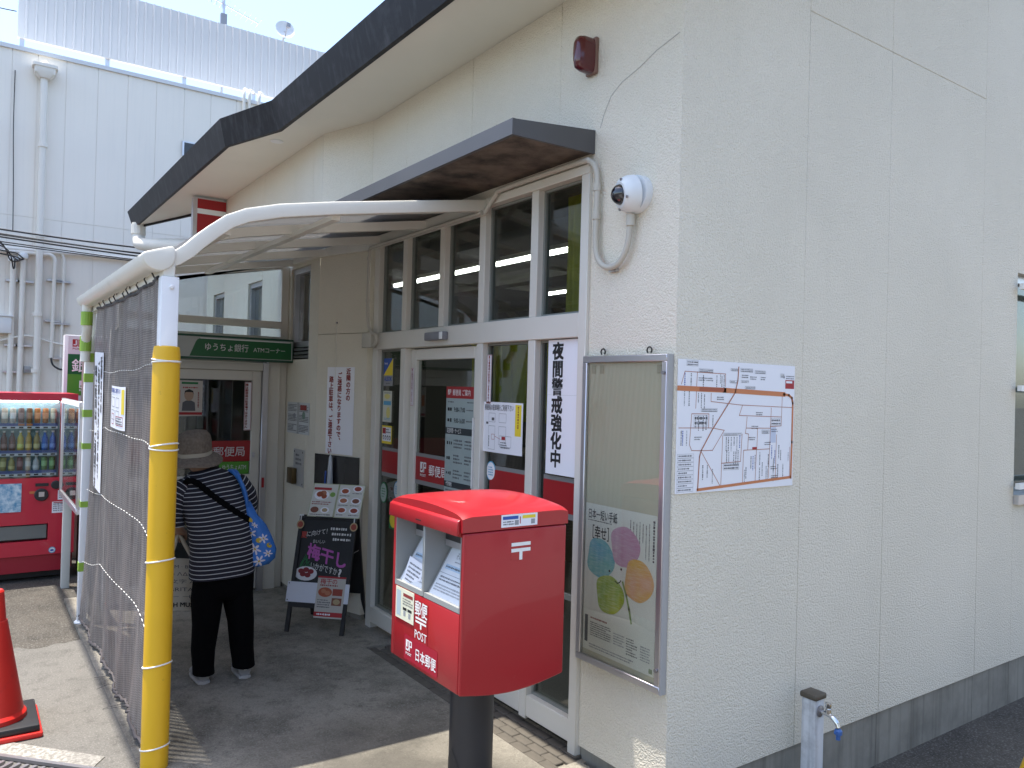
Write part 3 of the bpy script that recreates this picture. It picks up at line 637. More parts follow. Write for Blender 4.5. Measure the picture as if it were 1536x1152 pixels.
for i in range(9):
    u = .04 + i*.115; a = scr(u, 1.0); MB().tube([a, a+Vector((.01, -.018, .03)), a+Vector((.0, -.004, .06)), a+Vector((-.012, .012, .02)), a], .004, 5).build('tie', rubber, S_)
for i in range(4):
    u = random.uniform(.1, .7); a = scr(u, .004); MB().tube([a, a+Vector((random.uniform(-.02, .02), -.03, .01)), a+Vector((random.uniform(-.05, .05), -.07-.06*random.random(), random.uniform(0, .03)))], .0012, 4).build('loose_strand', rubber, S_)
for vs_ in ((.82, .815, .81, .81), (.645, .655, .655, .62), (.455, .47, .46, .43), (.265, .275, .26, .19)):
    nd = 34
    for k in range(nd):
        pts = []
        for q in (0, .25, .5):
            u = (k+q)/nd; f = u*3; i = min(2, int(f)); vv = vs_[i] + (vs_[i+1]-vs_[i])*(f-i) + .003*math.sin(2*math.pi*f); pts.append(scr(u, vv, .012, False))
        MB().tube(pts, .0018, 5).build('cord_stitch', cordm, S_)
def scr_sheet(x0, x1, z0, z1, mat):
    s = Sheet((x0, -1.70, z1), XF, ZD, x1-x0, z1-z0, mat)
    def mp(x, y, l):
        X = x0 + x; Z = z1 - y; v = (Z-.02)/2.11; u = (-1.5 - X)/(1.90 + .47*max(0, 1-v)**.7)
        return scr(u, v, .016 + .0012*l, False)
    s.map = mp; return s
s = scr_sheet(-3.44, -3.06, .995, 1.85, paper)
for i, tx in enumerate(('近隣の方の', 'ご迷惑になりますので、', '路上駐車は、ご遠慮下さい')): s.text(.265-i*.12, .025+i*.03, .070, tx, ink, 2, .045, vertical=True)
s.done('hanging_notice', 'tall white notice with vertical black writing pinned on the shade screen', 'notice')
s = scr_sheet(-2.62, -2.225, 1.425, 1.655, paper)
s.rect(.30, .015, .07, .13, yelink); s.text(.02, .01, .028, '駐車場をご利用下さい', blueink, 2, .01, width=.26)
for a, b in ((.03, .06), (.15, .06), (.03, .13), (.15, .13)): s.frame(a, b, .09, .055, .004, ink3)
s.frame(.04, .15, .06, .06, .004, redink); s.frame(.16, .16, .18, .05, .004, redink); s.greek(.17, .165, .16, .04, 3, ink2, 2, 3)
s.done('parking_notice', 'small white parking map notice with yellow strip on the shade screen', 'notice')
# ================================================================== ATM CORNER (wall facing the camera at x=-4.2)
AX = -4.2
atm = thing('atm_corner', 'cream ATM corner front with sliding glass door under the green sign', 'atm booth', (AX, -.8, 0))
def abox(nm, y0, y1, z0, z1, x0=0, x1=.06, mt=frame_m, par=atm, bev=.003): return MB().box(AX+x0, AX+x1, y0, y1, z0, z1).build(nm, mt, par, bevel=bev, seg=1)
abox('jamb', -.335, -.235, 0, 2.044, -.02, .05); abox('jamb', -.233, -.172, 0, 2.66, -.08, .02)
abox('door_frame', -.385, -.337, 0, 1.85, 0, .07, alu); abox('door_frame', -1.44, -.385, 1.785, 1.85, 0, .07, frame_m); abox('jamb', -1.50, -1.44, 0, 2.045, -.02, .05)
dr = MB(); dr.box(AX+.005, AX+.045, -.46, -.387, .02, 1.783); dr.box(AX+.005, AX+.045, -1.44, -1.37, .02, 1.783); dr.box(AX+.005, AX+.045, -1.37, -.46, 1.705, 1.783); dr.box(AX+.005, AX+.045, -1.37, -.46, .86, .95); dr.box(AX+.005, AX+.045, -1.37, -.46, .02, .14)
dr = dr.build('sliding_door', frame_m, atm, bevel=.003, seg=1)
MB().box(AX+.018, AX+.022, -1.37, -.46, .95, 1.705).build('pane', glass, dr); MB().box(AX+.018, AX+.022, -1.37, -.46, .14, .86).build('pane', glass, dr)
MB().box(AX+.0455, AX+.056, -.447, -.430, 1.085, 1.125).build('lock', alu, dr); MB().box(AX+.071, AX+.074, -.372, -.352, .84, .92).build('red_tag', redink, atm)
abox('transom', -1.42, -.235, 2.139, 2.196, -.02, .05); abox('transom', -1.46, -.235, 2.045, 2.07, -.02, .05); abox('jamb', -1.45, -1.42, 2.07, 2.36, -.02, .05)
MB().prism([(AX-.02, -.235, 2.635), (AX-.02, -.235, 2.668), (AX-.02, -1.45, 2.40), (AX-.02, -1.45, 2.355), (AX-.02, -1.02, 2.495)], (.07, 0, 0)).build('top_rail', frame_m, atm)
MB().prism([(AX+.012, -.236, 2.196), (AX+.012, -.236, 2.634), (AX+.012, -1.02, 2.494), (AX+.012, -1.42, 2.364), (AX+.012, -1.42, 2.196)], (.004, 0, 0)).build('pane', glass2, atm); abox('pane', -1.42, -.236, 2.07, 2.139, .012, .016, glass2, bev=0)
MB().box(AX-1.6, AX-1.55, -1.5, -.18, 0, 1.85).build('rear_wall', interior, atm); MB().box(AX-1.55, AX-.02, -1.5, -1.46, 0, 1.85).build('side_wall', interior, atm); MB().box(AX-1.6, AX-.0, -1.5, -.18, 1.852, 1.87).build('ceiling', interior, atm)
s = Sheet((AX+.03, -1.36, 1.70-.48+.0), (0, 1, 0), ZD, .90, .165, jp_red, thick=.001); s.text(.61, .045, .085, '郵便局', M('dim_white', (.62, .62, .62), .5), 1, .005); s.done('red_band', parent=dr)
s = Sheet((AX+.03, -.70, 1.052), (0, 1, 0), ZD, .232, .10, signgreen2, thick=.001); s.text(.022, .02, .05, 'ゆうちょATM', MATS['dim_white'], 1, .004, width=.19); s.done('green_label', parent=dr)
cash = thing('cash_machine', 'dim cash machine inside the ATM corner', 'atm', (AX-1.2, -.9, 0)); MB().box(AX-1.5, AX-.9, -1.2, -.6, 0, .9).build('base', M('atm_grey', (.25, .26, .27), .5), cash); MB().box(AX-1.5, AX-1.2, -1.2, -.6, .9, 1.45).build('upper', MATS['atm_grey'], cash); MB().box(AX-1.199, AX-1.19, -1.1, -.7, 1.0, 1.35).build('screen', M('atm_screen', (.05, .08, .12), .2), cash)
sg = thing('atm_sign', 'green and white sign board for the bank ATM corner above its door', 'sign', (AX+.1, -.6, 1.86))
MB().box(AX+.07, AX+.16, -1.50, -.17, 1.858, 2.046).build('case', M('sign_case', (.012, .075, .045), .45), sg, bevel=.004)
s = Sheet((AX+.1605, -1.48, 2.03), (0, 1, 0), ZD, 1.30, .155, M('sign_grey', (.42, .44, .42), .4), thick=.001)
s.poly([(.505, .150), (1.292, .150), (1.292, .012), (.58, .012), (.56, .022), (.548, .04)], signgreen, 1); s.rect(.58, .008, .70, .006, white_p, 2)
s.text(.61, .043, .064, 'ゆうちょ銀行', MATS['dim_white'], 2, .008, width=.335); s.text(.985, .058, .046, 'ATMコーナー', MATS['dim_white'], 2, .006, width=.255); s.done('face', parent=sg)
# posters on the ATM door
s = Sheet((AX+.05, -1.05, 1.692), (0, 1, 0), ZD, .205, .275, M('poster_cream', (.55, .50, .45), .6)); s.rect(.05, .012, .12, .016, greenink); s.greek(.06, .045, .11, .02, 1, redink, 1, 5); s.rect(0, .245, .205, .02, redink); s.rect(.012, .075, .03, .1, orink)
s.ell(.105, .115, .034, .042, M('poster_skin', (.42, .28, .2), .6), 2); s.poly([(.07, .11), (.075, .08), (.105, .066), (.135, .08), (.14, .11), (.13, .09), (.08, .09)], ink, 3); s.poly([(.055, .235), (.155, .235), (.15, .17), (.125, .155), (.085, .155), (.06, .17)], ink2, 1); s.greek(.165, .09, .02, .12, 1, brownred, 1, 6, True)
s.done('door_poster', 'poster with a drawn man on the ATM door glass, left', 'poster')
s = Sheet((AX+.05, -.522, 1.692), (0, 1, 0), ZD, .056, .388, paper); s.text(.006, .012, .0225, '隣は郵便局の駐車場ではありません', brownred, 2, .03, vertical=True); s.frame(.002, .002, .052, .384, .003, redink); s.done('strip_notice', 'narrow vertical strip notice at the right edge of the ATM door glass', 'notice')
s = Sheet((AX-.3, -.80, 1.66), (0, 1, 0), ZD, .05, .36, paper_g); s.text(.005, .02, .045, '夜間警戒中', ink2, 2, .02, vertical=True); s.done('inner_notice', 'dim vertical notice hanging inside the ATM corner', 'notice')
# ================================================================== NOTICES ON GLASS AND WALLS
PYG = .064     # just in front of the panes
s = fsheet(-2.765, -2.625, 1.69, 1.88, .033, M('sticker_grey', (.30, .30, .31), .5)); s.rect(.0, .0, .14, .118, blueink); s.poly([(.0, .118), (.14, .118), (.14, .0)], yelink, 2); s.text(.012, .12, .042, 'ALSOK', blueink, 2, .02, width=.116); s.text(.012, .022, .022, 'Security', white_p, 3, .005, width=.05); s.greek(.04, .168, .06, .012, 1, ink2, 1, 2); s.done('security_sticker', 'blue and yellow security sticker at the top of the leftmost front pane', 'sticker')
s = fsheet(-2.765, -2.63, 1.44, 1.655, .033, M('pale_yellow', (.62, .62, .52), .5)); s.rect(.01, .07, .115, .028, skyink); s.ell(.065, .038, .045, .018, M('soft_yellow', (.7, .62, .2), .5)); s.ell(.085, .15, .03, .04, MATS['soft_yellow']); s.greek(.015, .008, .1, .012, 1, ink2, 1, 9); s.greek(.02, .185, .1, .02, 2, skyink, 1, 8); s.done('pane_sticker', 'pale yellow sticker with blue strip under the security sticker', 'sticker')
s = fsheet(-2.768, -2.618, 1.29, 1.415, .033, yelink); s.rect(.008, .012, .134, .095, paper); s.rect(.012, .016, .05, .04, redink, 2); s.greek(.068, .018, .07, .036, 2, ink, 2, 4)
for i in range(4): s.ell(.026+i*.033, .082, .012, .016, ink, 2, 12); s.ell(.026+i*.033, .084, .007, .009, paper, 3, 10)
s.done('rules_sticker', 'yellow bordered sticker with red and black pictograms on the leftmost front pane', 'sticker')
def roundst(x, z, rx_, rz, lab, base, rim):
    s = fsheet(x-rx_, x+rx_, z-rz, z+rz, .0335, base, thick=.0006); s.mb.m = s.mid(rim)
    m = MB(); m.lathe([(1, 0), (1, .02)], (0, 0, 0), 28, (0, -1, 0)); m.v = [(x + a*rx_, .0345 + b*.03, z + c*rz) for a, b, c in m.v]
    o = m.build('round_sticker', rim, label=lab, category='sticker')
    s.mb = MB(); s.mats = []; s.th = .0008; s.ell(rx_, rz, rx_*.86, rz*.88, base, 0, 28); s.greek(rx_*.5, rz*.5, rx_*1.0, rz*1.0, 4, rim, 1, int(x*100)); s.mb.build('printing', s.mats, o)
roundst(-2.72, .95, .055, .072, 'pale green oval sticker low on the leftmost front pane', M('pale_green', (.35, .42, .38), .5), greenink)
roundst(-2.515, .99, .05, .06, 'small pale oval sticker beside the sliding door, low down', paper_g, skyink)
roundst(-1.385, 1.232, .047, .055, 'white and blue oval sticker on the red band right of the door', paper, skyink)
s = fsheet(-2.62, -2.5, .72, .88, .0335, greenink); s.ell(.06, .1, .05, .05, yelink); s.text(.012, .01, .03, 'COOL', white_p, 2, .01, width=.09); s.done('green_sticker', 'green sticker with yellow disc low beside the sliding door', 'sticker')
def strip(x0, x1, z0, z1, lab):
    s = fsheet(x0, x1, z0, z1, .012, paper); w_ = x1-x0; h_ = z1-z0; s.frame(.001, .001, w_-.002, h_-.002, .0025, redink); k = (h_-.012)/16; s.text((w_-k*1.0)/2, .006, k, '隣は郵便局の駐車場ではありません', brownred, 2, .035, vertical=True); s.done('strip_notice', lab, 'notice')
strip(-2.318, -2.28, 1.565, 1.81, 'narrow vertical strip notice on the left stile of the sliding door')
strip(-1.415, -1.372, 1.605, 1.875, 'narrow vertical strip notice at the upper left of the pane right of the door')
# guide panel on the door
guide_m = M('guide_panel', (.33, .40, .39), .45)
s = fsheet(-1.885, -1.565, .98, 1.695, .030, guide_m); W_ = .32
s.rect(0, 0, W_, .07, jp_red); s.logo_bg = jp_red; jp_logo(s, .02, .018, .03, white_p, 2); s.text(.075, .016, .04, '郵便局 ご案内', white_p, 2, .004, width=.2)
s.greek(.02, .085, .08, .014, 1, ink2, 1, 1); s.greek(.24, .085, .07, .014, 1, ink2, 1, 2)
for i, (tx, a) in enumerate((('9:00-17:00', .12), ('9:00-16:00', .185))): s.greek(.02, a, .06, .032, 1, ink, 1, i, fill=.8); s.text(.095, a-.004, .04, tx, ink, 2, .004, width=.125); s.greek(.235, a+.01, .07, .014, 1, ink2, 1, i+9)
s.rect(0, .245, W_, .04, M('slate', (.03, .04, .045), .4)); s.text(.02, .247, .034, '取扱時間・サービス', white_p, 2, .002, width=.16)
for i, a in enumerate((.31, .40, .49)): s.greek(.02, a+.015, .06, .026, 1, ink, 1, 20+i, fill=.8); s.greek(.1, a, .1, .06, 3, ink2, 1, 30+i); s.greek(.225, a, .08, .06, 3, ink2, 1, 40+i)
s.rect(0, .568, W_, .035, MATS['slate']); s.text(.02, .569, .03, '代理業務', white_p, 2, .002, width=.07); s.greek(.015, .612, .3, .018, 1, ink2, 1, 50); s.rect(.09, .634, .09, .02, blueink); s.rect(0, .662, W_, .036, greenink); s.text(.02, .663, .032, 'ATMのご案内', white_p, 2, .004, width=.13); s.rect(.27, .668, .04, .024, skyink, 2)
s.done('opening_hours_panel', 'pale green opening hours panel with red heading on the sliding door', 'sign')
# parking map on the pane right of the door
s = fsheet(-1.44, -1.065, 1.34, 1.615, .012, paper); s.text(.015, .012, .036, '郵便局の駐車場をご利用下さい', ink2, 2, .008, width=.275); s.rect(.307, .01, .055, .165, yelink); s.greek(.325, .02, .02, .14, 1, brownred, 2, 3, True)
for a, b, c, d in ((.055, .06, .065, .05), (.155, .06, .07, .05), (.055, .13, .065, .13), (.155, .13, .07, .10)): s.frame(a, b, c, d, .002, ink3)
s.rect(.085, .085, .025, .016, ink2); s.rect(.03, .11, .022, .012, ink2); s.frame(.085, .175, .03, .03, .002, redink); s.line([(.115, .185), (.175, .2)], .002, redink); s.frame(.165, .18, .11, .06, .002, ink3); s.rect(.185, .184, .035, .018, redink, 2); s.greek(.175, .21, .09, .04, 3, ink2, 2, 7); s.greek(.055, .185, .012, .06, 1, ink, 1, 6, True)
s.done('parking_map_notice', 'white sheet with parking map and yellow strip on the pane right of the door', 'notice')
s = fsheet(-.862, -.622, 1.275, 1.935, .012, paper); s.text(.035, .012, .088, '夜間警戒強化中', ink, 2, .035, vertical=True); s.rect(0, .27, .24, .0015, paper_g); s.done('night_guard_banner', 'tall white banner with bold black characters behind the notice cabinet edge', 'banner')
# wall beside the door: red lettered notice, dark panel, newspaper, lock plate
s = Sheet(aw(.424, 1.82, .002), -T_, ZD, .30, .645, paper)
for i, tx in enumerate(('近隣の方の', 'ご迷惑になりますので、', '路上駐車は、ご遠慮下さい')): s.text(.212-i*.094, .008+i*.03, .0485, tx, brownred, 2, .035, vertical=True)
s.done('street_parking_notice', 'white notice with vertical dark red lettering on the angled wall', 'notice')
s = Sheet(aw(.535, 1.165, .004), -T_, ZD, .49, .25, M('dark_film', (.016, .016, .018), .25), thick=.006); s.rect(.2, .01, .14, .23, M('dark_film2', (.022, .022, .025), .3), 1); s.done('dark_panel', 'black panel on the angled wall below the red lettered notice', 'panel')
MB().tube([aw(.333, 2.15, .006), aw(.33, 1.83, .006), aw(.325, 1.17, .02)], .0015, 4).build('hanging_string', cordm, label='thin string hanging on the angled wall above the red lettered notice', category='string')
um = thing('folded_umbrella', 'clear folded umbrella hanging in front of the black panel', 'umbrella', aw(.33, .85, .03))
MB().loft([(aw(.325, z, .035), T_, NN, a, a*.8) for z, a in ((1.17, .004), (1.15, .014), (1.05, .022), (.93, .028), (.86, .02))], 12).build('folds', M('clear_vinyl', (.5, .53, .56), .2), um, smooth=60); MB().tube([aw(.345, 1.05, .06), aw(.35, .9, .062)], .006, 6).build('strap', blueink, um)
MB().lathe([(.006, 0), (.006, .01)], aw(.333, 2.15, 0), 10, NN).build('wall_hook', alu_dk, label='small hook screwed into the angled wall above the notice string', category='hook')
s = Sheet((-4.13, -.172, 1.54), XF, ZD, .50, .25, paper_g); s.rect(.23, -.0, .045, .25, M('paper_gap', (.40, .42, .41), .6)); 
for i in range(2):
    for k in range(3): s.greek(.02+.26*i, .015+k*.08, .2, .06, 5, ink2, 2, i*3+k)
s.ell(.17, .11, .03, .022, ink3, 3); s.ell(.38, .1, .035, .03, M('news_green', (.2, .3, .24), .6), 3); s.rect(.30, .02, .14, .04, brownred, 3); s.done('newspaper_cutting', 'grey printed sheets taped to the wall under the narrow window', 'notice')
lp = thing('key_plate', 'metal plate with brass key box on the wall left of the red lettered notice', 'plate', (-3.83, -.18, .87))
pl_ = Sheet((-3.945, -.171, 1.168), XF, ZD, .225, .29, M('plate_metal', (.48, .48, .47), .4, .3), thick=.006); pl_.greek(.05, .03, .13, .10, 3, ink2, 1, 4)
for a in (.02, .205):
    for b in (.02, .27): pl_.ell(a, b, .008, .008, ink, 1, 10)
pl_.done('plate', parent=lp); MB().box(-3.99, -3.86, -.215, -.178, .89, 1.015).build('key_box', M('brass_brown', (.11, .075, .03), .35, .6), lp, bevel=.004)
# conduits, junction box, security camera, alarm lamp on the front
cond = M('conduit', (.52, .49, .42), .5)
c1 = thing('camera_conduit', 'beige conduit looping from the window head down and up to the security camera', 'conduit', (-.4, -.03, 2.25))
def curve(pts, n=6):
    P = [Vector(p) for p in pts]; out_ = []
    for i in range(len(P)-1):
        p0, p1, p2, p3 = P[max(i-1, 0)], P[i], P[i+1], P[min(i+2, len(P)-1)]
        for k in range(n):
            t = k/n; out_.append(.5*((2*p1) + (p2-p0)*t + (2*p0-5*p1+4*p2-p3)*t*t + (3*p1-p0-3*p2+p3)*t**3))
    return out_ + [P[-1]]
MB().tube(curve([(-1.40, -.04, 2.66), (-1.30, -.04, 2.735), (-1.22, -.04, 2.755), (-.62, -.036, 2.757), (-.53, -.034, 2.745), (-.488, -.032, 2.70), (-.478, -.03, 2.62), (-.48, -.03, 2.45), (-.475, -.03, 2.33), (-.44, -.03, 2.265), (-.375, -.03, 2.24), (-.31, -.03, 2.262), (-.268, -.03, 2.33), (-.252, -.032, 2.44)]), .0135, 10).build('pipe', cond, c1, smooth=60)
for z in (2.60, 2.47): MB().lathe([(.0175, 0), (.0175, .035)], (-.479, -.03, z), 12).build('coupling', cond, c1)
MB().lathe([(.019, 0), (.019, .05)], (-.252, -.032, 2.405), 12).build('coupling', cond, c1); MB().box(-.40, -.35, -.018, 0, 2.222, 2.236).build('clip', alu, c1)
MB().tube([(-1.42, -.05, 2.66), (-2.86, -.05, 2.66)], .0135, 8).build('pipe', cond, c1)
c2 = thing('door_conduit', 'beige conduit running down to a junction box left of the glazed front', 'conduit', (-2.88, -.03, 1.95))
MB().tube(curve([(-2.80, -.05, 2.66), (-2.88, -.045, 2.655), (-2.90, -.04, 2.60), (-2.905, -.04, 2.3), (-2.895, -.04, 2.17), (-2.86, -.04, 2.09), (-2.80, -.045, 2.055), (-2.73, -.06, 2.045), (-2.705, -.06, 2.02), (-2.72, -.055, 1.985), (-2.77, -.05, 1.965)]), .0125, 10).build('pipe', cond, c2, smooth=60); MB().box(-2.95, -2.80, -.06, -.013, 1.955, 2.06).build('junction_box', cond, c2, bevel=.005)
for z in (2.58, 2.28): MB().lathe([(.017, 0), (.017, .02)], (-2.904, -.04, z), 10).build('coupling', cond, c2)
cm = thing('security_camera', 'white dome security camera on the stucco pier beside the glazed front', 'camera', (-.235, -.05, 2.46))
ca = Vector((-.32, -1, -.16)).normalized(); cc = Vector((-.235, 0, 2.54))
MB().lathe([(.082, .0), (.082, .02), (.080, .035)], cc, 28, (0, -1, 0)).build('base', M('camera_white', (.74, .77, .79), .35), cm, smooth=40)
MB().lathe([(.080, .0), (.079, .03), (.070, .055), (.055, .068)], cc + Vector((0, -.033, 0)), 28, ca).build('housing', MATS['camera_white'], cm, smooth=40)
MB().lathe([(.046*math.cos(R(a)), .058+.046*math.sin(R(a))) for a in (0, 15, 30, 45, 60, 75, 87)], cc + Vector((0, -.033, 0)), 24, ca).build('dome', M('dome_black', (.006, .006, .012), .05, coat=1), cm, smooth=60)
u_ = ca.cross(Vector((0, 0, 1))).normalized(); v_ = u_.cross(ca)
for a in (20, 110, 200, 290): MB().lathe([(.006, .060), (.006, .067)], cc + Vector((0, -.033, 0)) + (u_*math.cos(R(a)) + v_*math.sin(R(a)))*.064, 8, ca).build('screw', alu_dk, cm)
al = thing('alarm_lamp', 'dark red alarm lamp high on the stucco pier', 'lamp', (-.59, -.05, 3.16))
MB().box(-.596, -.524, -.02, 0, 3.160, 3.330).build('base', M('lamp_base', (.22, .13, .10), .6), al, bevel=.006)
MB().loft([((-.56, y, 3.245), (1, 0, 0), (0, 0, 1), a, b, .6) for y, a, b in ((-.020, .034, .083), (-.07, .033, .081), (-.10, .028, .072), (-.112, .016, .05))], 24).build('lens', M('lamp_red', (.085, .003, .006), .18, coat=.6), al, smooth=50)
# eave sign beyond and the rainwater elbow
es = thing('projecting_sign', 'red and white projecting sign under the eaves behind the canopy', 'sign', (-6.2, -.33, 3.0))
MB().box(-6.28, -6.20, -.50, -.172, 3.0, 3.575).build('case', alu, es); s = Sheet((-6.199, -.46, 3.565), (0, 1, 0), ZD, .285, .55, jp_red, thick=.001); s.rect(0, .10, .285, .052, white_p); s.rect(0, .36, .285, .05, white_p); s.rect(.11, .41, .06, .12, white_p); s.done('face', parent=es)
ep = thing('eaves_downpipe', 'beige rainwater elbow dropping from the far end of the dark eaves', 'downpipe', (-8.2, -.68, 3.2)); MB().tube(curve([(-8.32, -.66, 3.62), (-8.32, -.66, 3.47), (-8.26, -.655, 3.38), (-8.1, -.64, 3.33), (-7.2, -.45, 3.22), (-6.6, -.25, 3.16)]), .075, 14).build('pipe', canopy_m, ep, smooth=50); MB().lathe([(.085, 0), (.085, .12)], (-8.32, -.66, 3.48), 16).build('collar', canopy_m, ep)
# ================================================================== NOTICE CABINET ON THE PIER
nb = thing('notice_cabinet', 'aluminium framed notice cabinet with a clover poster on the corner pier', 'notice board', (-.26, -.05, .48))
bx0, bx1, bz0, bz1 = -.545, -.016, .462, 1.847
m = MB(); m.box(bx0+.004, bx1-.004, -.016, -.001, bz0+.004, bz1-.004); m.build('backing', M('cabinet_back', (.58, .54, .43), .55), nb)
# hollow front: side walls proud of the backing
fr = .03
for nm, q in (('frame_top', (bx0, bx1, -.034, -.0165, bz1-fr, bz1)), ('frame_bottom', (bx0, bx1, -.034, -.0165, bz0, bz0+fr)), ('frame_side', (bx0, bx0+fr, -.034, -.0165, bz0+fr, bz1-fr)), ('frame_side', (bx1-fr, bx1, -.034, -.0165, bz0+fr, bz1-fr))): MB().box(*q).build(nm, alu, nb, bevel=.003, seg=1)
MB().box(bx1+.0005, bx1+.008, -.033, -.001, bz0, bz1).build('side_rail', M('side_grey', (.36, .36, .36), .45), nb)
MB().box(bx0+fr, bx1-fr, -.030, -.028, bz0+fr, bz1-fr).build('pane', glass_mat('cabinet_glass', (.92, .93, .90), 1.6), nb)
MB().box(-.285, bx1, -.0365, -.0345, bz0+.004, bz0+.02).build('frame_splice', alu, nb)
for z in (1.77, .56): MB().lathe([(.008, 0), (.008, .012)], (bx1-.012, -.035, z), 10, (0, -1, 0)).build('lock_screw', alu_dk, nb)
for x in (-.42, -.13): MB().tube([(x + .014*math.cos(a), -.02, 1.865 + .014*math.sin(a)) for a in [R(-50+28*i) for i in range(11)]], .0035, 6).build('hook', M('rust_black', (.02, .018, .016), .6), nb)
for x in (bx0+fr+.02, -.44, bx1-fr-.04): MB().box(x, x+.025, -.019, -.0165, bz1-fr-.05, bz1-fr-.012).build('tape', M('old_tape', (.42, .39, .30), .5), nb)
s = Sheet((-.512, -.0175, 1.178), XF, ZD, .452, .662, M('poster_paper', (.80, .79, .73), .6), thick=.001); s.sx, s.sy = 1.14, 1.10
s.text(.016, .020, .044, '日本一短い手紙', ink2, 2, .012, width=.17); s.greek(.016, .064, .17, .008, 1, ink2, 1, 3); s.text(.02, .085, .058, '［幸せ］', ink, 2, .012, width=.12)
for i in range(7): s.greek(.255+i*.0165, .035+.004*(i % 3), .008, .14-.012*(6-i), 1, ink2, 1, i, True)
s.greek(.374, .02, .014, .16, 1, ink2, 1, 12, True, .8)
PL_ = [2.0]
def petal(cx, cy_, rx_, ry_, rot, c1_, c2_, nm):
    mm, t, out = new_mat(nm); p = N(t, 'ShaderNodeBsdfPrincipled', ins={'Roughness': .6}); co = N(t, 'ShaderNodeTexCoord').outputs['Object']
    f = noise(t, co, 7, 3, .5); f2 = noise(t, co, 1.0, 2, .5, (20, 1, 160)); c = mixc(t, ramp(t, f, .35, .65), lin(c1_), lin(c2_)); c = mixc(t, ramp(t, f2, .4, .7, (0, 0, 0, 1), (.25,)*3+(1,)), c, lin((.8, .8, .75))); t.links.new(c, p.inputs[0]); t.links.new(p.outputs[0], out.inputs[0])
    s.poly([(cx + rx_*(1+.12*math.cos(3*a+rot))*math.cos(a)*math.cos(rot) - ry_*math.sin(a)*math.sin(rot), cy_ + rx_*math.cos(a)*math.sin(rot) + ry_*(1+.08*math.cos(2*a))*math.sin(a)*math.cos(rot)) for a in [-2*math.pi*i/36 for i in range(36)]], mm, PL_[0]); PL_[0] += .25
petal(.092, .215, .078, .085, .25, (.20, .50, .46), (.15, .42, .60), 'petal_teal'); petal(.228, .145, .078, .085, -.3, (.58, .28, .42), (.62, .38, .50), 'petal_pink'); petal(.305, .262, .074, .088, .2, (.80, .48, .05), (.78, .42, .26), 'petal_yellow'); petal(.150, .35, .078, .082, -.25, (.48, .52, .05), (.26, .42, .06), 'petal_green')
s.line([(.225, .285), (.245, .33), (.262, .38), (.275, .43)], .009, M('stem_green', (.3, .4, .16), .6), 3.2)
for x, y in ((.15, .255), (.215, .235)): s.ell(x, y, .005, .005, ink, 4, 10)
s.line([(.182, .288), (.195, .294), (.208, .288), (.214, .28)], .004, ink, 4)
s.rect(.012, .46, .018, .11, ink2); s.greek(.045, .46, .15, .012, 1, brownred, 1, 4); s.greek(.045, .48, .12, .06, 7, ink2, 1, 5); s.greek(.18, .49, .06, .05, 5, ink3, 1, 6); s.greek(.25, .49, .06, .07, 7, ink2, 1, 7); s.greek(.325, .50, .05, .06, 6, ink3, 1, 8); s.rect(.37, .575, .018, .018, M('leaf_mark', (.3, .34, .22), .6)); s.greek(.04, .57, .25, .02, 2, ink3, 1, 11)
s.done('clover_poster', 'cream poster with a four petal clover inside the notice cabinet', 'poster')
# ================================================================== MAP BOARD ON THE RIGHT WALL
s = Sheet((.001, .012, 1.828), (0, 1, 0), ZD, .775, .552, paper, thick=.005)
tn, md = .0035, .006
road = M('road_ink', (.40, .16, .10), .6); bigroad = M('trunk_road_ink', (.56, .20, .08), .6)
def mpx(x, y): return ((x-75)/(905-75)*.775, (y-95)/(1045-95)*.552)   # from the zoomed sketch grid
def L(pts, t, mt, l=1): s.line([mpx(*q) for q in pts], t, mt, l)
L([(80, 300), (380, 305), (820, 322)], .021, bigroad, 2); L([(820, 322), (860, 328), (885, 350), (893, 390), (893, 700), (890, 980)], .012, bigroad, 2); L([(215, 1025), (885, 978)], .012, bigroad, 2)
s.rect(*mpx(210, 288), .155, .016, M('road_label', (.38, .10, .05), .6), 3)
L([(476, 130), (472, 230), (455, 320), (400, 420), (300, 600), (232, 745), (222, 790), (215, 1025)], .006, road, 2)
for q in ([(115, 180), (385, 185), (385, 280)], [(115, 180), (95, 270)], [(195, 180), (190, 440)], [(290, 330), (290, 390), (500, 412), (895, 425)], [(510, 412), (488, 490), (640, 495), (805, 500)], [(165, 480), (278, 480), (278, 580)], [(165, 480), (155, 700), (170, 742), (232, 745), (308, 745), (385, 600), (300, 582), (85, 580)], [(808, 330), (805, 570), (720, 575)], [(725, 430), (722, 580), (715, 970)], [(545, 500), (540, 585), (720, 588)], [(540, 585), (535, 625), (558, 630), (555, 750)], [(625, 590), (622, 750)], [(525, 752), (720, 748)], [(525, 752), (522, 995)], [(620, 752), (615, 990)], [(375, 640), (370, 1005)], [(370, 842), (505, 835), (512, 630)], [(232, 750), (365, 1008)], [(770, 640), (768, 975)], [(878, 740), (880, 980)]): L(q, .003, road, 1)
rn = random.Random(5)
for i in range(9): y0 = 765 + i*30; s.frame(*mpx(80, y0), .098, .0165, .001, ink3); s.greek(mpx(88, y0)[0], mpx(88, y0)[1]+.003, .08, .011, 1, ink2, 1, i)
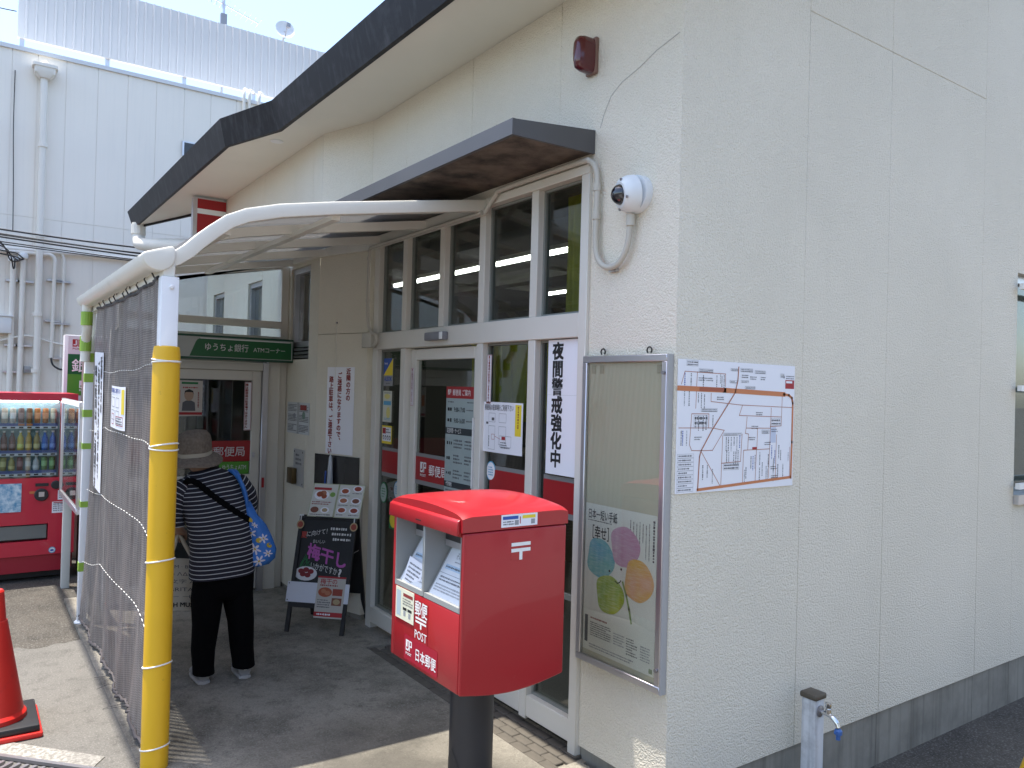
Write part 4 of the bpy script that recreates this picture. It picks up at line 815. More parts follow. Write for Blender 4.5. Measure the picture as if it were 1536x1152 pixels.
for x, y, w_, h_ in ((125, 100, 75, 40), (205, 155, 95, 25), (490, 135, 90, 28), (595, 145, 80, 25), (420, 140, 50, 20), (415, 230, 50, 20), (495, 225, 55, 18), (525, 268, 75, 22), (225, 440, 110, 25), (180, 490, 90, 80), (380, 620, 130, 20), (385, 845, 110, 50), (725, 510, 75, 60), (655, 600, 60, 30), (790, 160, 30, 30)):
    s.frame(*mpx(x, y), w_*.00093, h_*.00058, .0012, ink3); s.greek(mpx(x+5, 0)[0], mpx(0, y+4)[1], w_*.00085, h_*.0005, 2, ink2, 2, int(x+y))
for i, (x, y, q) in enumerate([(110, 190, 8), (150, 190, 3), (230, 200, 9), (320, 200, 6), (345, 190, 4), (110, 320, 10), (140, 320, 2), (200, 330, 5), (95, 600, 5), (130, 600, 7), (395, 650, 3), (430, 650, 1), (470, 650, 4), (490, 640, 8), (400, 750, 2), (450, 760, 5), (480, 750, 3), (240, 850, 6), (270, 850, 5), (305, 880, 7), (530, 900, 4), (575, 800, 3), (640, 770, 6), (690, 880, 4), (730, 720, 8), (785, 720, 3), (820, 870, 5), (780, 870, 6), (860, 780, 4), (660, 850, 3), (410, 650, 6), (450, 650, 3), (415, 760, 1), (465, 760, 2), (590, 800, 8), (605, 790, 4), (705, 790, 6), (745, 820, 3), (755, 760, 8), (800, 760, 6), (700, 900, 1), (220, 330, 3), (240, 340, 6), (355, 200, 9), (370, 195, 3), (185, 500, 4), (205, 495, 3), (235, 495, 6), (255, 490, 9), (300, 490, 3), (745, 900, 4), (540, 880, 3), (640, 890, 6), (105, 600, 8)]):
    s.greek(mpx(x, 0)[0], mpx(0, y)[1], .011, .062, 1, (ink2, ink3, blueink)[q % 3 if q % 3 < 2 else (2 if q == 8 else 0)], 1, i, True)
for x, y in ((500, 180), (560, 190), (640, 190), (330, 350), (205, 215), (255, 215), (580, 565), (680, 690), (560, 650), (730, 590), (730, 880), (735, 950), (610, 460), (185, 640)): s.greek(mpx(x, 0)[0], mpx(0, y)[1], .045, .018, 2, ink2, 1, x)
s.rect(*mpx(830, 208), .066, .04, redink); s.rect(*mpx(836, 216), .045, .010, paper, 2); s.poly([mpx(815, 195), mpx(823, 195), mpx(819, 165)], ink, 1); s.greek(*mpx(835, 170), .06, .02, 2, ink2, 1, 77); s.rect(*mpx(588, 730), .03, .01, redink, 2); s.rect(*mpx(722, 580), .04, .07, M('map_tint', (.55, .60, .72), .6), 0.5)
s.done('area_map', 'white area map with orange roads fixed to the right wall by the corner', 'map')
# ================================================================== POST BOX
pb = thing('post_box', 'red two-slot post box on a black round leg in front of the entrance', 'post box', (-.42, -.665, 0))
x0, x1, yf, yb, zb, zs = -.695, -.145, -.90, -.43, .588, 1.165
# body: side profile with a sagging bottom, front cut for the slot bay
def body_bottom(y): u = (y-yf)/(yb-yf); return zb - .028*math.sin(math.pi*min(1, max(0, u)))
ysam = [yf + (yb-yf)*i/14 for i in range(15)]
bzt, bzb = 1.150, .876     # slot bay top / bottom
m = MB()
pr_ = [(y, body_bottom(y)) for y in ysam]
def prof_box(m, xa, xb, pts): m.prism([(xa, y, z) for y, z in pts], (xb-xa, 0, 0))
def rounded(pts): return pts
bay = .16
main = pr_ + [(yb, zs), (yf+bay, zs), (yf+bay, bzb), (yf, bzb)]
prof_box(m, x0+.022, x1-.018, main); m.build('body', post_red, pb, recalc=True, bevel=.006)
for xa, xb in ((x0, x0+.0215), (x1-.0175, x1)):
    mm_ = MB(); prof_box(mm_, xa, xb, pr_ + [(yb, zs), (yf, zs)]); mm_.build('side_panel', post_red, pb, recalc=True, bevel=.007, seg=3)
MB().box(x0+.022, x1-.018, yf, yf+bay, bzt, zs).build('bay_header', post_red, pb)
# slot bay: grey lining, divider, sloping plates with labels, dark slots
lining = M('bay_grey', (.30, .31, .30), .45); xm = -.435
MB().box(x0+.023, x1-.019, yf+bay-.004, yf+bay-.001, bzb, bzt).build('bay_back', lining, pb); MB().box(x0+.0225, x0+.026, yf+.002, yf+bay-.005, bzb, bzt).build('bay_side', lining, pb); MB().box(x1-.0225, x1-.0185, yf+.002, yf+bay-.005, bzb, bzt).build('bay_side', lining, pb); MB().box(xm-.008, xm+.008, yf-.001, yf+bay-.005, bzb+.002, bzt-.001).build('bay_divider', lining, pb, bevel=.002, seg=1)
MB().box(x0+.027, xm-.0085, yf+.001, yf+.03, bzb+.001, bzb+.02).build('bay_sill', lining, pb); MB().box(xm+.0085, x1-.023, yf+.001, yf+.03, bzb+.001, bzb+.02).build('bay_sill', lining, pb)
sh = MB(); 
for xa, xb, sd in ((x0+.028, xm-.010, 1), (xm+.010, x1-.024, 2)):
    pw = xb - xa; top = Vector((xa, yf+bay-.035, bzt-.085)); bot = Vector((xa, yf+.018, bzb+.012)); V_ = bot - top
    MB().obox(top, (pw, 0, 0), V_, V_.cross(Vector((1, 0, 0))).normalized()*.004).build('sloping_plate', lining, pb)
    MB().box(xa, xb, yf+bay-.07, yf+bay-.0055, bzt-.080, bzt-.055).build('slot_lip', alu, pb); MB().box(xa+.01, xb-.01, yf+bay-.075, yf+bay-.0705, bzt-.054, bzt-.008).build('slot', rubber, pb)
    q = Sheet(top + Vector((.012, 0, 0)) + V_.cross(Vector((1, 0, 0))).normalized()*.0045, XF, V_, pw-.024, V_.length*.97, M('slot_label', (.70, .73, .76), .5), thick=.001); w_, h_ = pw-.024, V_.length*.97
    q.text(w_*.5, h_*.10, .03, '手紙・はがき' if sd == 1 else 'その他郵便物', ink3, 2, .006, align='C', width=w_*.5); q.greek(w_*.28, h_*.27, w_*.44, .01, 1, ink3, 1, sd); q.rect(w_*.08, h_*.37, w_*.84, h_*.10, M('label_blue', (.45, .58, .70), .5)); q.greek(w_*.1, h_*.385, w_*.8, h_*.07, 1, ink2, 2, sd+5); q.rect(0, h_*.55, w_, .002, ink3); q.greek(w_*.08, h_*.6, w_*.84, h_*.12, 2, ink2, 1, sd+8); q.greek(w_*.06, h_*.76, w_*.86, h_*.16, 3, ink3, 1, sd+11)
    q.done('slot_label', parent=pb)
s = Sheet((-.64, yf+.052, .99), (1, 0, -.12), (.06, -.38, -1), .13, .11, paper); s.greek(.015, .015, .1, .08, 5, ink2, 1, 2, fill=.5); s.done('label_card', parent=pb)
s = fsheet(-.652, -.497, .750, .874, yf-.0015, M('sticker_cream', (.74, .73, .56), .5)); s.rect(.010, .012, .035, .1, M('sticker_blue', (.42, .52, .56), .5)); s.rect(.065, .016, .08, .013, brownred); s.greek(.062, .034, .085, .03, 3, ink2, 1, 3); s.rect(.064, .072, .032, .011, ink); s.rect(.104, .072, .035, .011, ink); s.rect(.07, .086, .018, .02, ink3); s.rect(.112, .088, .018, .02, ink3); s.done('front_sticker', parent=pb)
wp = M('white_lettering', (.82, .82, .80), .5)
s = fsheet(-.49, -.386, .70, .855, yf-.001, post_red, thick=.0004); s.text(.0, .0, .062, '郵便', wp, 1, .014, width=.1); s.rect(.008, .064, .086, .008, wp, 1); s.rect(.008, .078, .086, .008, wp, 1); s.rect(.046, .086, .011, .02, wp, 1); s.text(.002, .108, .046, 'POST', wp, 1, .004, width=.098); s.done('lettering', parent=pb)
s = fsheet(-.572, -.305, .603, .70, yf-.0012, M('decal_red', (.36, .01, .03), .35), thick=.0004); s.logo_bg = MATS['decal_red']; jp_logo(s, .016, .018, .042, wp, 1, 'POST'); s.text(.092, .03, .052, '日本郵便', wp, 1, .010, width=.165); s.done('name_decal', parent=pb)
# lid: dome with a front lip
def lid(u, v):
    x = x0-.003 + (x1-x0+.006)*u; y = yf-.008 + (yb-yf+.011)*v
    e = min(1, min(u, 1-u)*9); f_ = min(1, min(v, 1-v)*10)
    z = 1.232 + .034*math.sin(math.pi*u)**.7*(.6+.4*math.sin(math.pi*v)**.6) - .008*(1-e)**2 - .008*(1-f_)**2
    return (x, y, z)
m = MB(); m.grid(lid, 36, 36); nn = 37
top_n = len(m.v)
edge = [i for i in range(nn)] + [j*nn + nn-1 for j in range(1, nn)] + [36*nn + i for i in range(nn-2, -1, -1)] + [j*nn for j in range(nn-2, 0, -1)]
lo = [(m.v[i][0], m.v[i][1], zs+.004) for i in edge]; b = len(m.v); m.v += lo; k = len(edge)
for i in range(k): m.f.append([edge[i], b+i, b+(i+1) % k, edge[(i+1) % k]]); m.mi.append(0)
m.f.append([b+i for i in range(k)]); m.mi.append(0)
ld = m.build('lid', post_red, pb, recalc=True, smooth=50)
MB().prism([(x0+.0, yf-.0085, 1.216), (x0+.0, yf-.022, 1.208), (x0+.0, yf-.024, 1.156), (x0+.0, yf-.0085, 1.160)], (x1-x0-.01, 0, 0)).build('lid_lip', post_red, ld, bevel=.004, recalc=True)
MB().box(-.46, -.42, yf-.0255, yf-.0242, 1.172, 1.176).build('keyhole_mark', rubber, ld)
s = Sheet((x1+.0033, -.742, 1.222), (0, 1, 0), ZD, .165, .046, paper, thick=.0006); s.rect(.006, .006, .07, .012, blueink); s.rect(.095, .006, .06, .012, yelink); s.greek(.008, .022, .05, .018, 2, ink2, 1, 1); s.rect(.06, .022, .018, .018, ink3); s.rect(.135, .022, .018, .018, ink3); s.rect(.083, .010, .004, .026, redink); s.done('lid_sticker', parent=pb)
s = Sheet((x1+.0003, -.692, 1.115), (0, 1, 0), ZD, .088, .066, post_red, thick=.0004); s.rect(0, 0, .088, .013, wp, 1); s.rect(0, .022, .088, .013, wp, 1); s.rect(.037, .035, .014, .03, wp, 1); s.done('postal_mark', parent=pb)
m = MB(); m.lathe([(.088, -.02), (.088, .60)], (-.42, -.67, 0), 32); m.build('leg', legblack, pb, smooth=40)
m = MB(); m.lathe([(.13, .004), (.13, .02), (.092, .03)], (-.42, -.67, 0), 32); m.build('base_flange', legblack, pb, smooth=30)
MB().grid(lambda u, v: (-.42 + .0895*math.cos(R(-115+50*u)), -.67 + .0895*math.sin(R(-115+50*u)), .05 + .22*v*(1-.25*abs(u-.5)*2)), 8, 8).build('scuff_patch', rubber, pb, smooth=60)
# ================================================================== A-BOARD
P1, P2, BK = Vector((-2.993, -.541, .004)), Vector((-2.703, -.241, .004)), Vector((-.276, .28, 0))
HB = .765; Tp1, Tp2 = P1 + BK/2 + Vector((0, 0, HB)), P2 + BK/2 + Vector((0, 0, HB))
U_ = (P2-P1).normalized(); AW_ = (P2-P1).length; Vf = (P1-Tp1); SL = Vf.length; Vf.normalize(); Nf = Vf.cross(U_).normalized()
ab = thing('chalkboard_stand', 'black A-frame chalkboard with pink lettering and menu sheets beside the door', 'sign', P1 + (P2-P1)/2 + BK/2)
def fr_pt(u, v, o=0): return Tp1 + U_*u + Vf*v + Nf*o
for u in (0, AW_-.026): MB().obox(fr_pt(u, 0, -.010), U_*.026, Vf*SL, Nf*.022).build('leg', blackpaint, ab)
MB().obox(fr_pt(.026, 0, -.010), U_*(AW_-.052), Vf*.026, Nf*.022).build('top_rail', blackpaint, ab); MB().obox(fr_pt(.026, .60, -.010), U_*(AW_-.052), Vf*.026, Nf*.022).build('bottom_rail', blackpaint, ab)
MB().obox(fr_pt(.026, .026, -.004), U_*(AW_-.052), Vf*.574, Nf*.006).build('chalkboard', M('chalkboard', (.014, .015, .016), .45, var=(6, .4)), ab)
Vb = (P1 + BK - Tp1).normalized(); Nb = Vb.cross(U_).normalized()
for u in (0, AW_-.026): MB().obox(Tp1 + U_*u - Nb*.034 + Vb*.02, U_*.026, Vb*(SL-.02), Nb*.02).build('leg', blackpaint, ab)
MB().obox(Tp1 + U_*.026 - Nb*.030 + Vb*.1, U_*(AW_-.052), Vb*.5, Nb*.006).build('rear_board', blackpaint, ab)
MB().tube([fr_pt(AW_-.01, .25, -.01), Tp1 + U_*(AW_-.01) + Vb*.25], .003, 5).build('stay', alu_dk, ab)
chalk = M('chalk_white', (.62, .62, .60), .8); chalkp = M('chalk_pink', (.42, .10, .36), .8); chalkr = M('chalk_red', (.45, .06, .05), .8); chalkg = M('chalk_green', (.03, .16, .06), .8)
s = Sheet(fr_pt(0, 0, .002), U_, Vf, AW_, .6, ink); s.th = .001
D_ = lambda v: v - .09
s.text(.022, .115, .048, '夏', chalkr, 1, .012); s.text(.062, .115, .042, 'に向けて！', chalk, 1, .0, width=.15, rise=.2); s.text(.115, .165, .03, 'おいしい', chalk, 1, .002, width=.09)
s.text(.085, .19, .11, '梅干し', chalkp, 1, .03, width=.29, rise=-.22); s.text(.12, .315, .055, 'いかがですか', chalk, 1, .0, width=.2, rise=-.18); s.text(.325, .345, .08, '?', chalk, 1, .03)
for i in range(3): s.greek(.235+.012*i, .075+i*.036, .14, .026, 1, chalk, 1, 60+i, fill=.7)
for i in range(7): s.line([(.035, .40), (.05+.012*i, .33-.018*abs(3-i)*-1-.05), (.10-.01*abs(i-2), .27+.03*i)], .004, chalkg, 1)
s.ell(.095, .40, .082, .048, M('plate_white', (.6, .6, .62), .5), 2)
for x, y in ((.06, .385), (.095, .375), (.13, .385), (.075, .405), (.11, .41)): s.ell(x, y, .022, .017, M('plum_red', (.20, .012, .02), .4), 3, 14)
s.mb.build('chalk_drawing', s.mats, ab)
s = Sheet(fr_pt(-.02, .458, .0125), U_, Vf, .225, .135, M('white_sheet', (.60, .62, .68), .5)); 
for a, b in ((-.008, .470), (-.008, .580)): MB().lathe([(.004, 0), (.004, .002)], fr_pt(a, b, .0145), 8, Nf).build('pin', ink, ab)
s.done('white_panel', parent=ab); Sheet(fr_pt(.385, .455, .0125), U_, Vf, .04, .13, MATS['white_sheet']).done('white_panel', parent=ab)
food = [M('food_%d' % i, c, .6) for i, c in enumerate(((.34, .08, .035), (.28, .05, .03), (.42, .16, .08), (.20, .07, .04), (.40, .30, .16)))]
s = Sheet(fr_pt(.195, .41, .015), U_, Vf, .20, .275, M('flyer_paper', (.46, .43, .38), .5)); s.rect(0, 0, .2, .012, redink); s.text(.02, .014, .04, '梅干の', redink, 2, .01, width=.12); s.greek(.02, .05, .13, .02, 1, brownred, 1, 2); s.ell(.062, .105, .05, .032, food[0], 1); s.ell(.05, .098, .018, .014, food[2], 2); s.ell(.08, .11, .02, .015, food[2], 2); s.rect(.115, .08, .07, .045, food[1], 1); s.rect(.115, .14, .07, .05, food[3], 1); s.ell(.15, .165, .025, .018, food[4], 2); s.greek(.015, .15, .09, .06, 4, ink2, 1, 3); s.rect(0, .235, .2, .03, redink, 1); s.greek(.02, .24, .15, .02, 1, paper, 2, 4); s.done('flyer', parent=ab)
for u, v in ((-.005, .0), (.385, .0)):
    s = Sheet(fr_pt(u, v, .0125), U_, Vf, .045, .09, chalk, thick=.0005); o_ = MB()
    s2 = Sheet(fr_pt(u, v, .0125), U_, Vf, .045, .09, chalk); s2.rect(.0, .0, .035, .01, chalk, 0); s2.rect(.013, .01, .008, .045, chalk, 0); s2.ell(.018, .07, .028, .03, food[4], 1, 16); s2.ell(.018, .07, .02, .021, food[1], 2, 14); s2.mb.build('hanging_badge', s2.mats, ab)
mn = thing('folded_menu', 'folded colour menu with food photos standing on top of the chalkboard', 'menu', fr_pt(.2, 0))
Vm = (Vf*1.0 + Nf*.22).normalized(); Mt = fr_pt(.055, .012, .02)
for i, (u0, w_) in enumerate(((.0, .19), (.193, .19))):
    s = Sheet(Mt + U_*u0 - Vm*.245, U_, Vm, w_, .245, M('menu_paper', (.60, .60, .55), .45))
    if i == 0:
        s.rect(.01, .03, .13, .018, redink); s.ell(.075, .085, .055, .036, paper, 1); s.ell(.06, .08, .024, .02, food[0], 2); s.ell(.085, .072, .024, .02, food[2], 2); s.ell(.095, .095, .02, .018, food[0], 2); s.ell(.155, .08, .02, .018, M('leaf_green', (.2, .36, .08), .6), 2); s.greek(.015, .13, .15, .03, 2, brownred, 1, 1); s.ell(.045, .195, .03, .022, food[3], 1); s.ell(.12, .195, .032, .022, paper, 1); s.ell(.12, .195, .02, .014, food[4], 2); s.greek(.015, .222, .15, .014, 1, ink2, 1, 2)
    else:
        for k, (a, b) in enumerate(((.05, .05), (.14, .03), (.05, .12), (.14, .12), (.05, .19), (.14, .19))): s.ell(a, b, .036, .024, paper, 1); s.ell(a, b, .026, .017, food[k % 4], 2); s.greek(a-.035, b+.028, .075, .012, 1, ink2, 1, k)
    s.frame(0, 0, w_, .245, .005, M('menu_rim', (.42, .45, .28), .5), 0.5)
    s.done('menu_page', parent=mn)
MB().obox(Mt + U_*.07 + Vm*-.002 - Nf*.02, U_*.12, Vm*.008, Nf*.03).build('menu_rest', rubber, mn)
# ================================================================== PERSON
skin = M('skin', (.42, .25, .17), .55); person = thing('person', 'person in a striped top, black trousers and bucket hat seen from behind', 'person', (-2.31, -1.13, .004))
def skin_mesh(name, verts, edges, radii, mat, parent, sub=2):
    me = bpy.data.meshes.new(name); me.from_pydata([tuple(v) for v in verts], edges, []); o = bpy.data.objects.new('tmp_skin', me); COL.objects.link(o)
    md = o.modifiers.new('s', 'SKIN'); 
    for i, r_ in enumerate(radii):
        rr = r_ if isinstance(r_, tuple) else (r_, r_); me.skin_vertices[0].data[i].radius = rr; me.skin_vertices[0].data[i].use_root = (i == 0)
    sb = o.modifiers.new('u', 'SUBSURF'); sb.levels = sub; sb.render_levels = sub
    dg = bpy.context.evaluated_depsgraph_get(); dg.update(); me2 = bpy.data.meshes.new_from_object(o.evaluated_get(dg)); bpy.data.objects.remove(o)
    m = MB(); m.add([v.co.copy() for v in me2.vertices], [tuple(p.vertices) for p in me2.polygons]); bpy.data.meshes.remove(me2)
    return m.build(name, mat, parent, smooth=80)
# joints (x, y, z)
J = {'pel': (-2.335, -1.135, .66), 'sp1': (-2.36, -1.15, .83), 'chest': (-2.42, -1.19, 1.02), 'neck': (-2.475, -1.235, 1.17), 'head': (-2.505, -1.262, 1.235), 'crown': (-2.52, -1.275, 1.33),
     'shl': (-2.44, -1.325, 1.085), 'ell': (-2.41, -1.385, .885), 'wrl': (-2.50, -1.335, .835), 'hal': (-2.535, -1.325, .815),
     'shr': (-2.43, -1.06, 1.10), 'elr': (-2.42, -.975, .945), 'wrr': (-2.60, -1.0, .95), 'har': (-2.65, -1.01, .955),
     'hil': (-2.335, -1.205, .58), 'knl': (-2.345, -1.225, .32), 'anl': (-2.335, -1.232, .09), 'tol': (-2.44, -1.235, .04),
     'hir': (-2.335, -1.065, .58), 'knr': (-2.335, -1.035, .32), 'anr': (-2.30, -1.018, .09), 'tor': (-2.40, -1.012, .04)}
RD = {'pel': (.12, .10), 'sp1': (.125, .10), 'chest': (.13, .10), 'neck': .042, 'head': .072, 'crown': .078, 'shl': .055, 'ell': .038, 'wrl': .026, 'hal': (.03, .016), 'shr': .055, 'elr': .038, 'wrr': .026, 'har': (.03, .016), 'hil': .07, 'knl': .05, 'anl': .034, 'tol': .026, 'hir': .07, 'knr': .05, 'anr': .034, 'tor': .026}
vs_, es_, rr_ = [], [], []; ix = {}
for k in J: ix[k] = len(vs_); vs_.append(J[k]); rr_.append(RD[k])
for a, b in (('pel', 'sp1'), ('sp1', 'chest'), ('chest', 'neck'), ('neck', 'head'), ('head', 'crown'), ('chest', 'shl'), ('shl', 'ell'), ('ell', 'wrl'), ('wrl', 'hal'), ('chest', 'shr'), ('shr', 'elr'), ('elr', 'wrr'), ('wrr', 'har'), ('pel', 'hil'), ('hil', 'knl'), ('knl', 'anl'), ('anl', 'tol'), ('pel', 'hir'), ('hir', 'knr'), ('knr', 'anr'), ('anr', 'tor')): es_.append((ix[a], ix[b]))
def fingers(hand, wrist, curl):
    h, w_ = Vector(J[hand]), Vector(J[wrist]); d = (h-w_).normalized(); side = d.cross(Vector((0, 0, 1))).normalized(); cu = Vector(curl)
    for i, (o_, ln) in enumerate(((-.024, .05), (-.008, .058), (.008, .055), (.023, .044))):
        b0 = len(vs_); p0 = h + side*o_ + d*.012; p1 = p0 + d*ln*.5 + cu*.008; p2 = p1 + d*ln*.15 + cu*ln*.45; p3 = p2 - d*ln*.25 + cu*ln*.2
        vs_.extend([p0, p1, p2, p3]); rr_.extend([.0095, .0085, .008, .007]); es_.extend([(ix[hand], b0), (b0, b0+1), (b0+1, b0+2), (b0+2, b0+3)])
    b0 = len(vs_); t0 = w_ + (h-w_)*.4 - side*.03; vs_.extend([t0, t0 + d*.03 - side*.012, t0 + d*.055 + cu*.015]); rr_.extend([.011, .0095, .008]); es_.extend([(ix[wrist], b0), (b0, b0+1), (b0+1, b0+2)])
fingers('hal', 'wrl', (0, 0, -1)); fingers('har', 'wrr', (0, 0, -1))
skin_mesh('body', vs_, es_, rr_, skin, person)
Rr = Vector((0, math.cos(R(9)), math.sin(R(9)))); Fw = Vector((-1, 0, 0))
# striped shirt
mm, t, out = new_mat('striped_shirt'); p = N(t, 'ShaderNodeBsdfPrincipled', ins={'Roughness': .85}); uv = N(t, 'ShaderNodeUVMap'); sp = N(t, 'ShaderNodeSeparateXYZ'); t.links.new(uv.outputs[0], sp.inputs[0])
sv = stripes(sp.outputs[1], 1/.0245, .405, .435); cc_ = mixc(t, sv, lin((.010, .010, .018)), lin((.50, .50, .50))); t.links.new(cc_, p.inputs[0]); b = N(t, 'ShaderNodeBump', ins={'Strength': .25, 'Distance': .02}); t.links.new(noise(t, N(t, 'ShaderNodeTexCoord').outputs['Object'], 14, 3), b.inputs['Height']); t.links.new(b.outputs[0], p.inputs['Normal']); t.links.new(p.outputs[0], out.inputs[0])
shirt_m = mm
rg = [((-2.335, -1.142, .598), .178, .135), ((-2.335, -1.142, .66), .176, .133), ((-2.342, -1.143, .75), .172, .130), ((-2.36, -1.155, .86), .172, .128), ((-2.385, -1.17, .95), .176, .125), ((-2.41, -1.185, 1.02), .180, .118), ((-2.43, -1.20, 1.075), .178, .106), ((-2.447, -1.212, 1.12), .158, .094), ((-2.46, -1.222, 1.152), .122, .08), ((-2.468, -1.23, 1.172), .085, .068), ((-2.475, -1.236, 1.184), .058, .056)]
def wob(m, amp, sd):
    rn = random.Random(sd); ph = [rn.uniform(0, 6) for _ in range(6)]
    m.v = [(x + amp*math.sin(40*y+ph[0]+8*z), y + amp*math.sin(23*z+ph[1]+15*x), z + amp*.4*math.sin(31*y+ph[2])) for x, y, z in m.v]
m = MB(); tilt = lambda i: Vector((0, math.cos(R(3+i*.9)), math.sin(R(3+i*.9))))
m.loft([(c, tilt(i), Fw, a, b_, .85) for i, (c, a, b_) in enumerate(rg)], 36, cap=False)
for pts, rad in ((((-2.45, -1.285, 1.105), (-2.44, -1.345, 1.075), (-2.425, -1.385, 1.0), (-2.412, -1.40, .93), (-2.41, -1.398, .872)), (.055, .066, .064, .060, .064)), (((-2.44, -1.10, 1.115), (-2.432, -1.04, 1.09), (-2.43, -.995, 1.03), (-2.45, -.975, .985), (-2.475, -.972, .955)), (.055, .064, .060, .058, .060))):
    rings = []; 
    for i, q in enumerate(pts):
        tv = (Vector(pts[min(i+1, 4)]) - Vector(pts[max(i-1, 0)])).normalized(); u0 = tv.cross(Vector((1, 0, 0))).normalized(); v0 = tv.cross(u0).normalized(); rings.append((q, u0, v0, rad[i], rad[i]))
    m.loft(rings, 20, cap=False)
wob(m, .003, 2); m.build('striped_shirt', shirt_m, person, smooth=80)
tro = M('black_trousers', (.003, .003, .0035), 1.0, spec=.1, bump=(9, .5, .03))
m = MB(); m.loft([((-2.335, -1.135, z), (0, 1, .04), Fw, a, b_, .9) for z, a, b_ in ((.72, .15, .115), (.66, .16, .122), (.60, .163, .125), (.55, .162, .122), (.50, .158, .115), (.468, .14, .09))], 28)
for s_, pts in ((0, ((-2.335, -1.215, .56, .085, .11), (-2.335, -1.218, .47, .084, .105), (-2.345, -1.224, .32, .072, .088), (-2.34, -1.230, .18, .062, .074), (-2.335, -1.232, .095, .058, .068), (-2.335, -1.232, .055, .058, .07))), (1, ((-2.335, -1.058, .56, .085, .11), (-2.335, -1.053, .47, .084, .105), (-2.33, -1.036, .32, .073, .088), (-2.315, -1.024, .18, .064, .074), (-2.305, -1.018, .105, .062, .068), (-2.303, -1.017, .07, .062, .07)))):
    m.loft([((x, y, z), (0, 1, 0), Fw, a, b_) for x, y, z, a, b_ in pts], 20)
wob(m, .004, 5); m.build('trousers', tro, person, smooth=80)
shoe_m = M('sneaker_grey', (.34, .34, .34), .7, var=(30, .12)); sole = M('sole', (.45, .44, .42), .7)
for (cx, cy_), yaw in (((-2.375, -1.233), .0), ((-2.345, -1.013), .06)):
    d = Vector((-math.cos(yaw), math.sin(yaw), 0)); sd = Vector((math.sin(yaw), math.cos(yaw), 0)); c = Vector((cx, cy_, 0))
    sh_ = MB().loft([(c + d*f + Vector((0, 0, z)), sd, Vector((0, 0, 1)), a, h) for f, z, a, h in ((-.078, .048, .018, .018), (-.072, .052, .034, .036), (-.04, .056, .038, .042), (.0, .054, .040, .040), (.05, .046, .043, .032), (.09, .040, .042, .024), (.118, .034, .030, .016), (.126, .032, .012, .008))], 18).build('shoe', shoe_m, person, smooth=60)
    MB().loft([(c + d*f + Vector((0, 0, .013)), sd, Vector((0, 0, 1)), a, .010, .6) for f, a in ((-.084, .015), (-.076, .034), (-.02, .039), (.06, .045), (.11, .037), (.13, .012))], 16).build('sole', sole, sh_, smooth=40); MB().obox(c - d*.0855 + Vector((0, 0, .055)) - sd*.008, sd*.016, Vector((0, 0, .012)), d*.004).build('heel_tab', wp, sh_)
# crossbody strap
strap = [(-2.40, -1.345, 1.09), (-2.375, -1.335, 1.128), (-2.345, -1.29, 1.118), (-2.305, -1.21, 1.045), (-2.272, -1.14, .99), (-2.262, -1.08, .945), (-2.275, -1.02, .905), (-2.31, -.985, .88)]
m = MB(); cv = curve(strap, 6); n_ = len(cv); vs2 = []
for i, q in enumerate(cv):
    tv = (cv[min(i+1, n_-1)] - cv[max(i-1, 0)]).normalized(); o_ = Vector((1, -.1, .25)); w_ = tv.cross(o_).normalized()*.016; o_.normalize(); vs2 += [q+w_+o_*.002, q-w_+o_*.002, q-w_-o_*.003, q+w_-o_*.003]
m.add(vs2, [(i*4+j, i*4+(j+1) % 4, i*4+4+(j+1) % 4, i*4+4+j) for i in range(n_-1) for j in range(4)]); m.build('crossbody_strap', tro, person, smooth=60, recalc=True)
# hat
hatm = M('hat_cloth', (.20, .165, .13), .95, var=(60, .35), bump=(90, .6, .004)); hc = Vector((-2.515, -1.272, 1.285)); hax = Vector((.20, -.06, 1)).normalized()
def rot_hat(m, sd):
    rn = random.Random(sd); m.v = [(x+.004*math.sin(40*y+2), y+.004*math.sin(37*x+1), z+.005*math.sin(22*(x+y)+sd)) for x, y, z in m.v]
m = MB(); m.lathe([(.096, -.02), (.097, .01), (.095, .05), (.088, .085), (.068, .110), (.035, .122), (.004, .124)], hc, 28, hax); rot_hat(m, 1); ht = m.build('bucket_hat', hatm, person, smooth=60)
m = MB(); m.lathe([(.095, -.018), (.118, -.028), (.142, -.042), (.156, -.056), (.156, -.060), (.140, -.047), (.114, -.033), (.093, -.024)], hc, 32, hax, cap=False); rot_hat(m, 1); m.build('brim', hatm, ht, smooth=60)
m = MB(); m.lathe([(.0985, -.019), (.0990, .004), (.0985, .004)], hc, 28, hax, cap=False); rot_hat(m, 1); m.build('hat_band', M('hat_band', (.45, .42, .34), .9), ht, smooth=60)
hair = M('hair', (.03, .027, .025), .7); m = MB(); m.lathe([(.02, -.10), (.062, -.085), (.078, -.05), (.082, -.01), (.08, .02)], hc + Vector((-.0, 0, 0)), 20, hax); m.build('hair', hair, person, smooth=60)
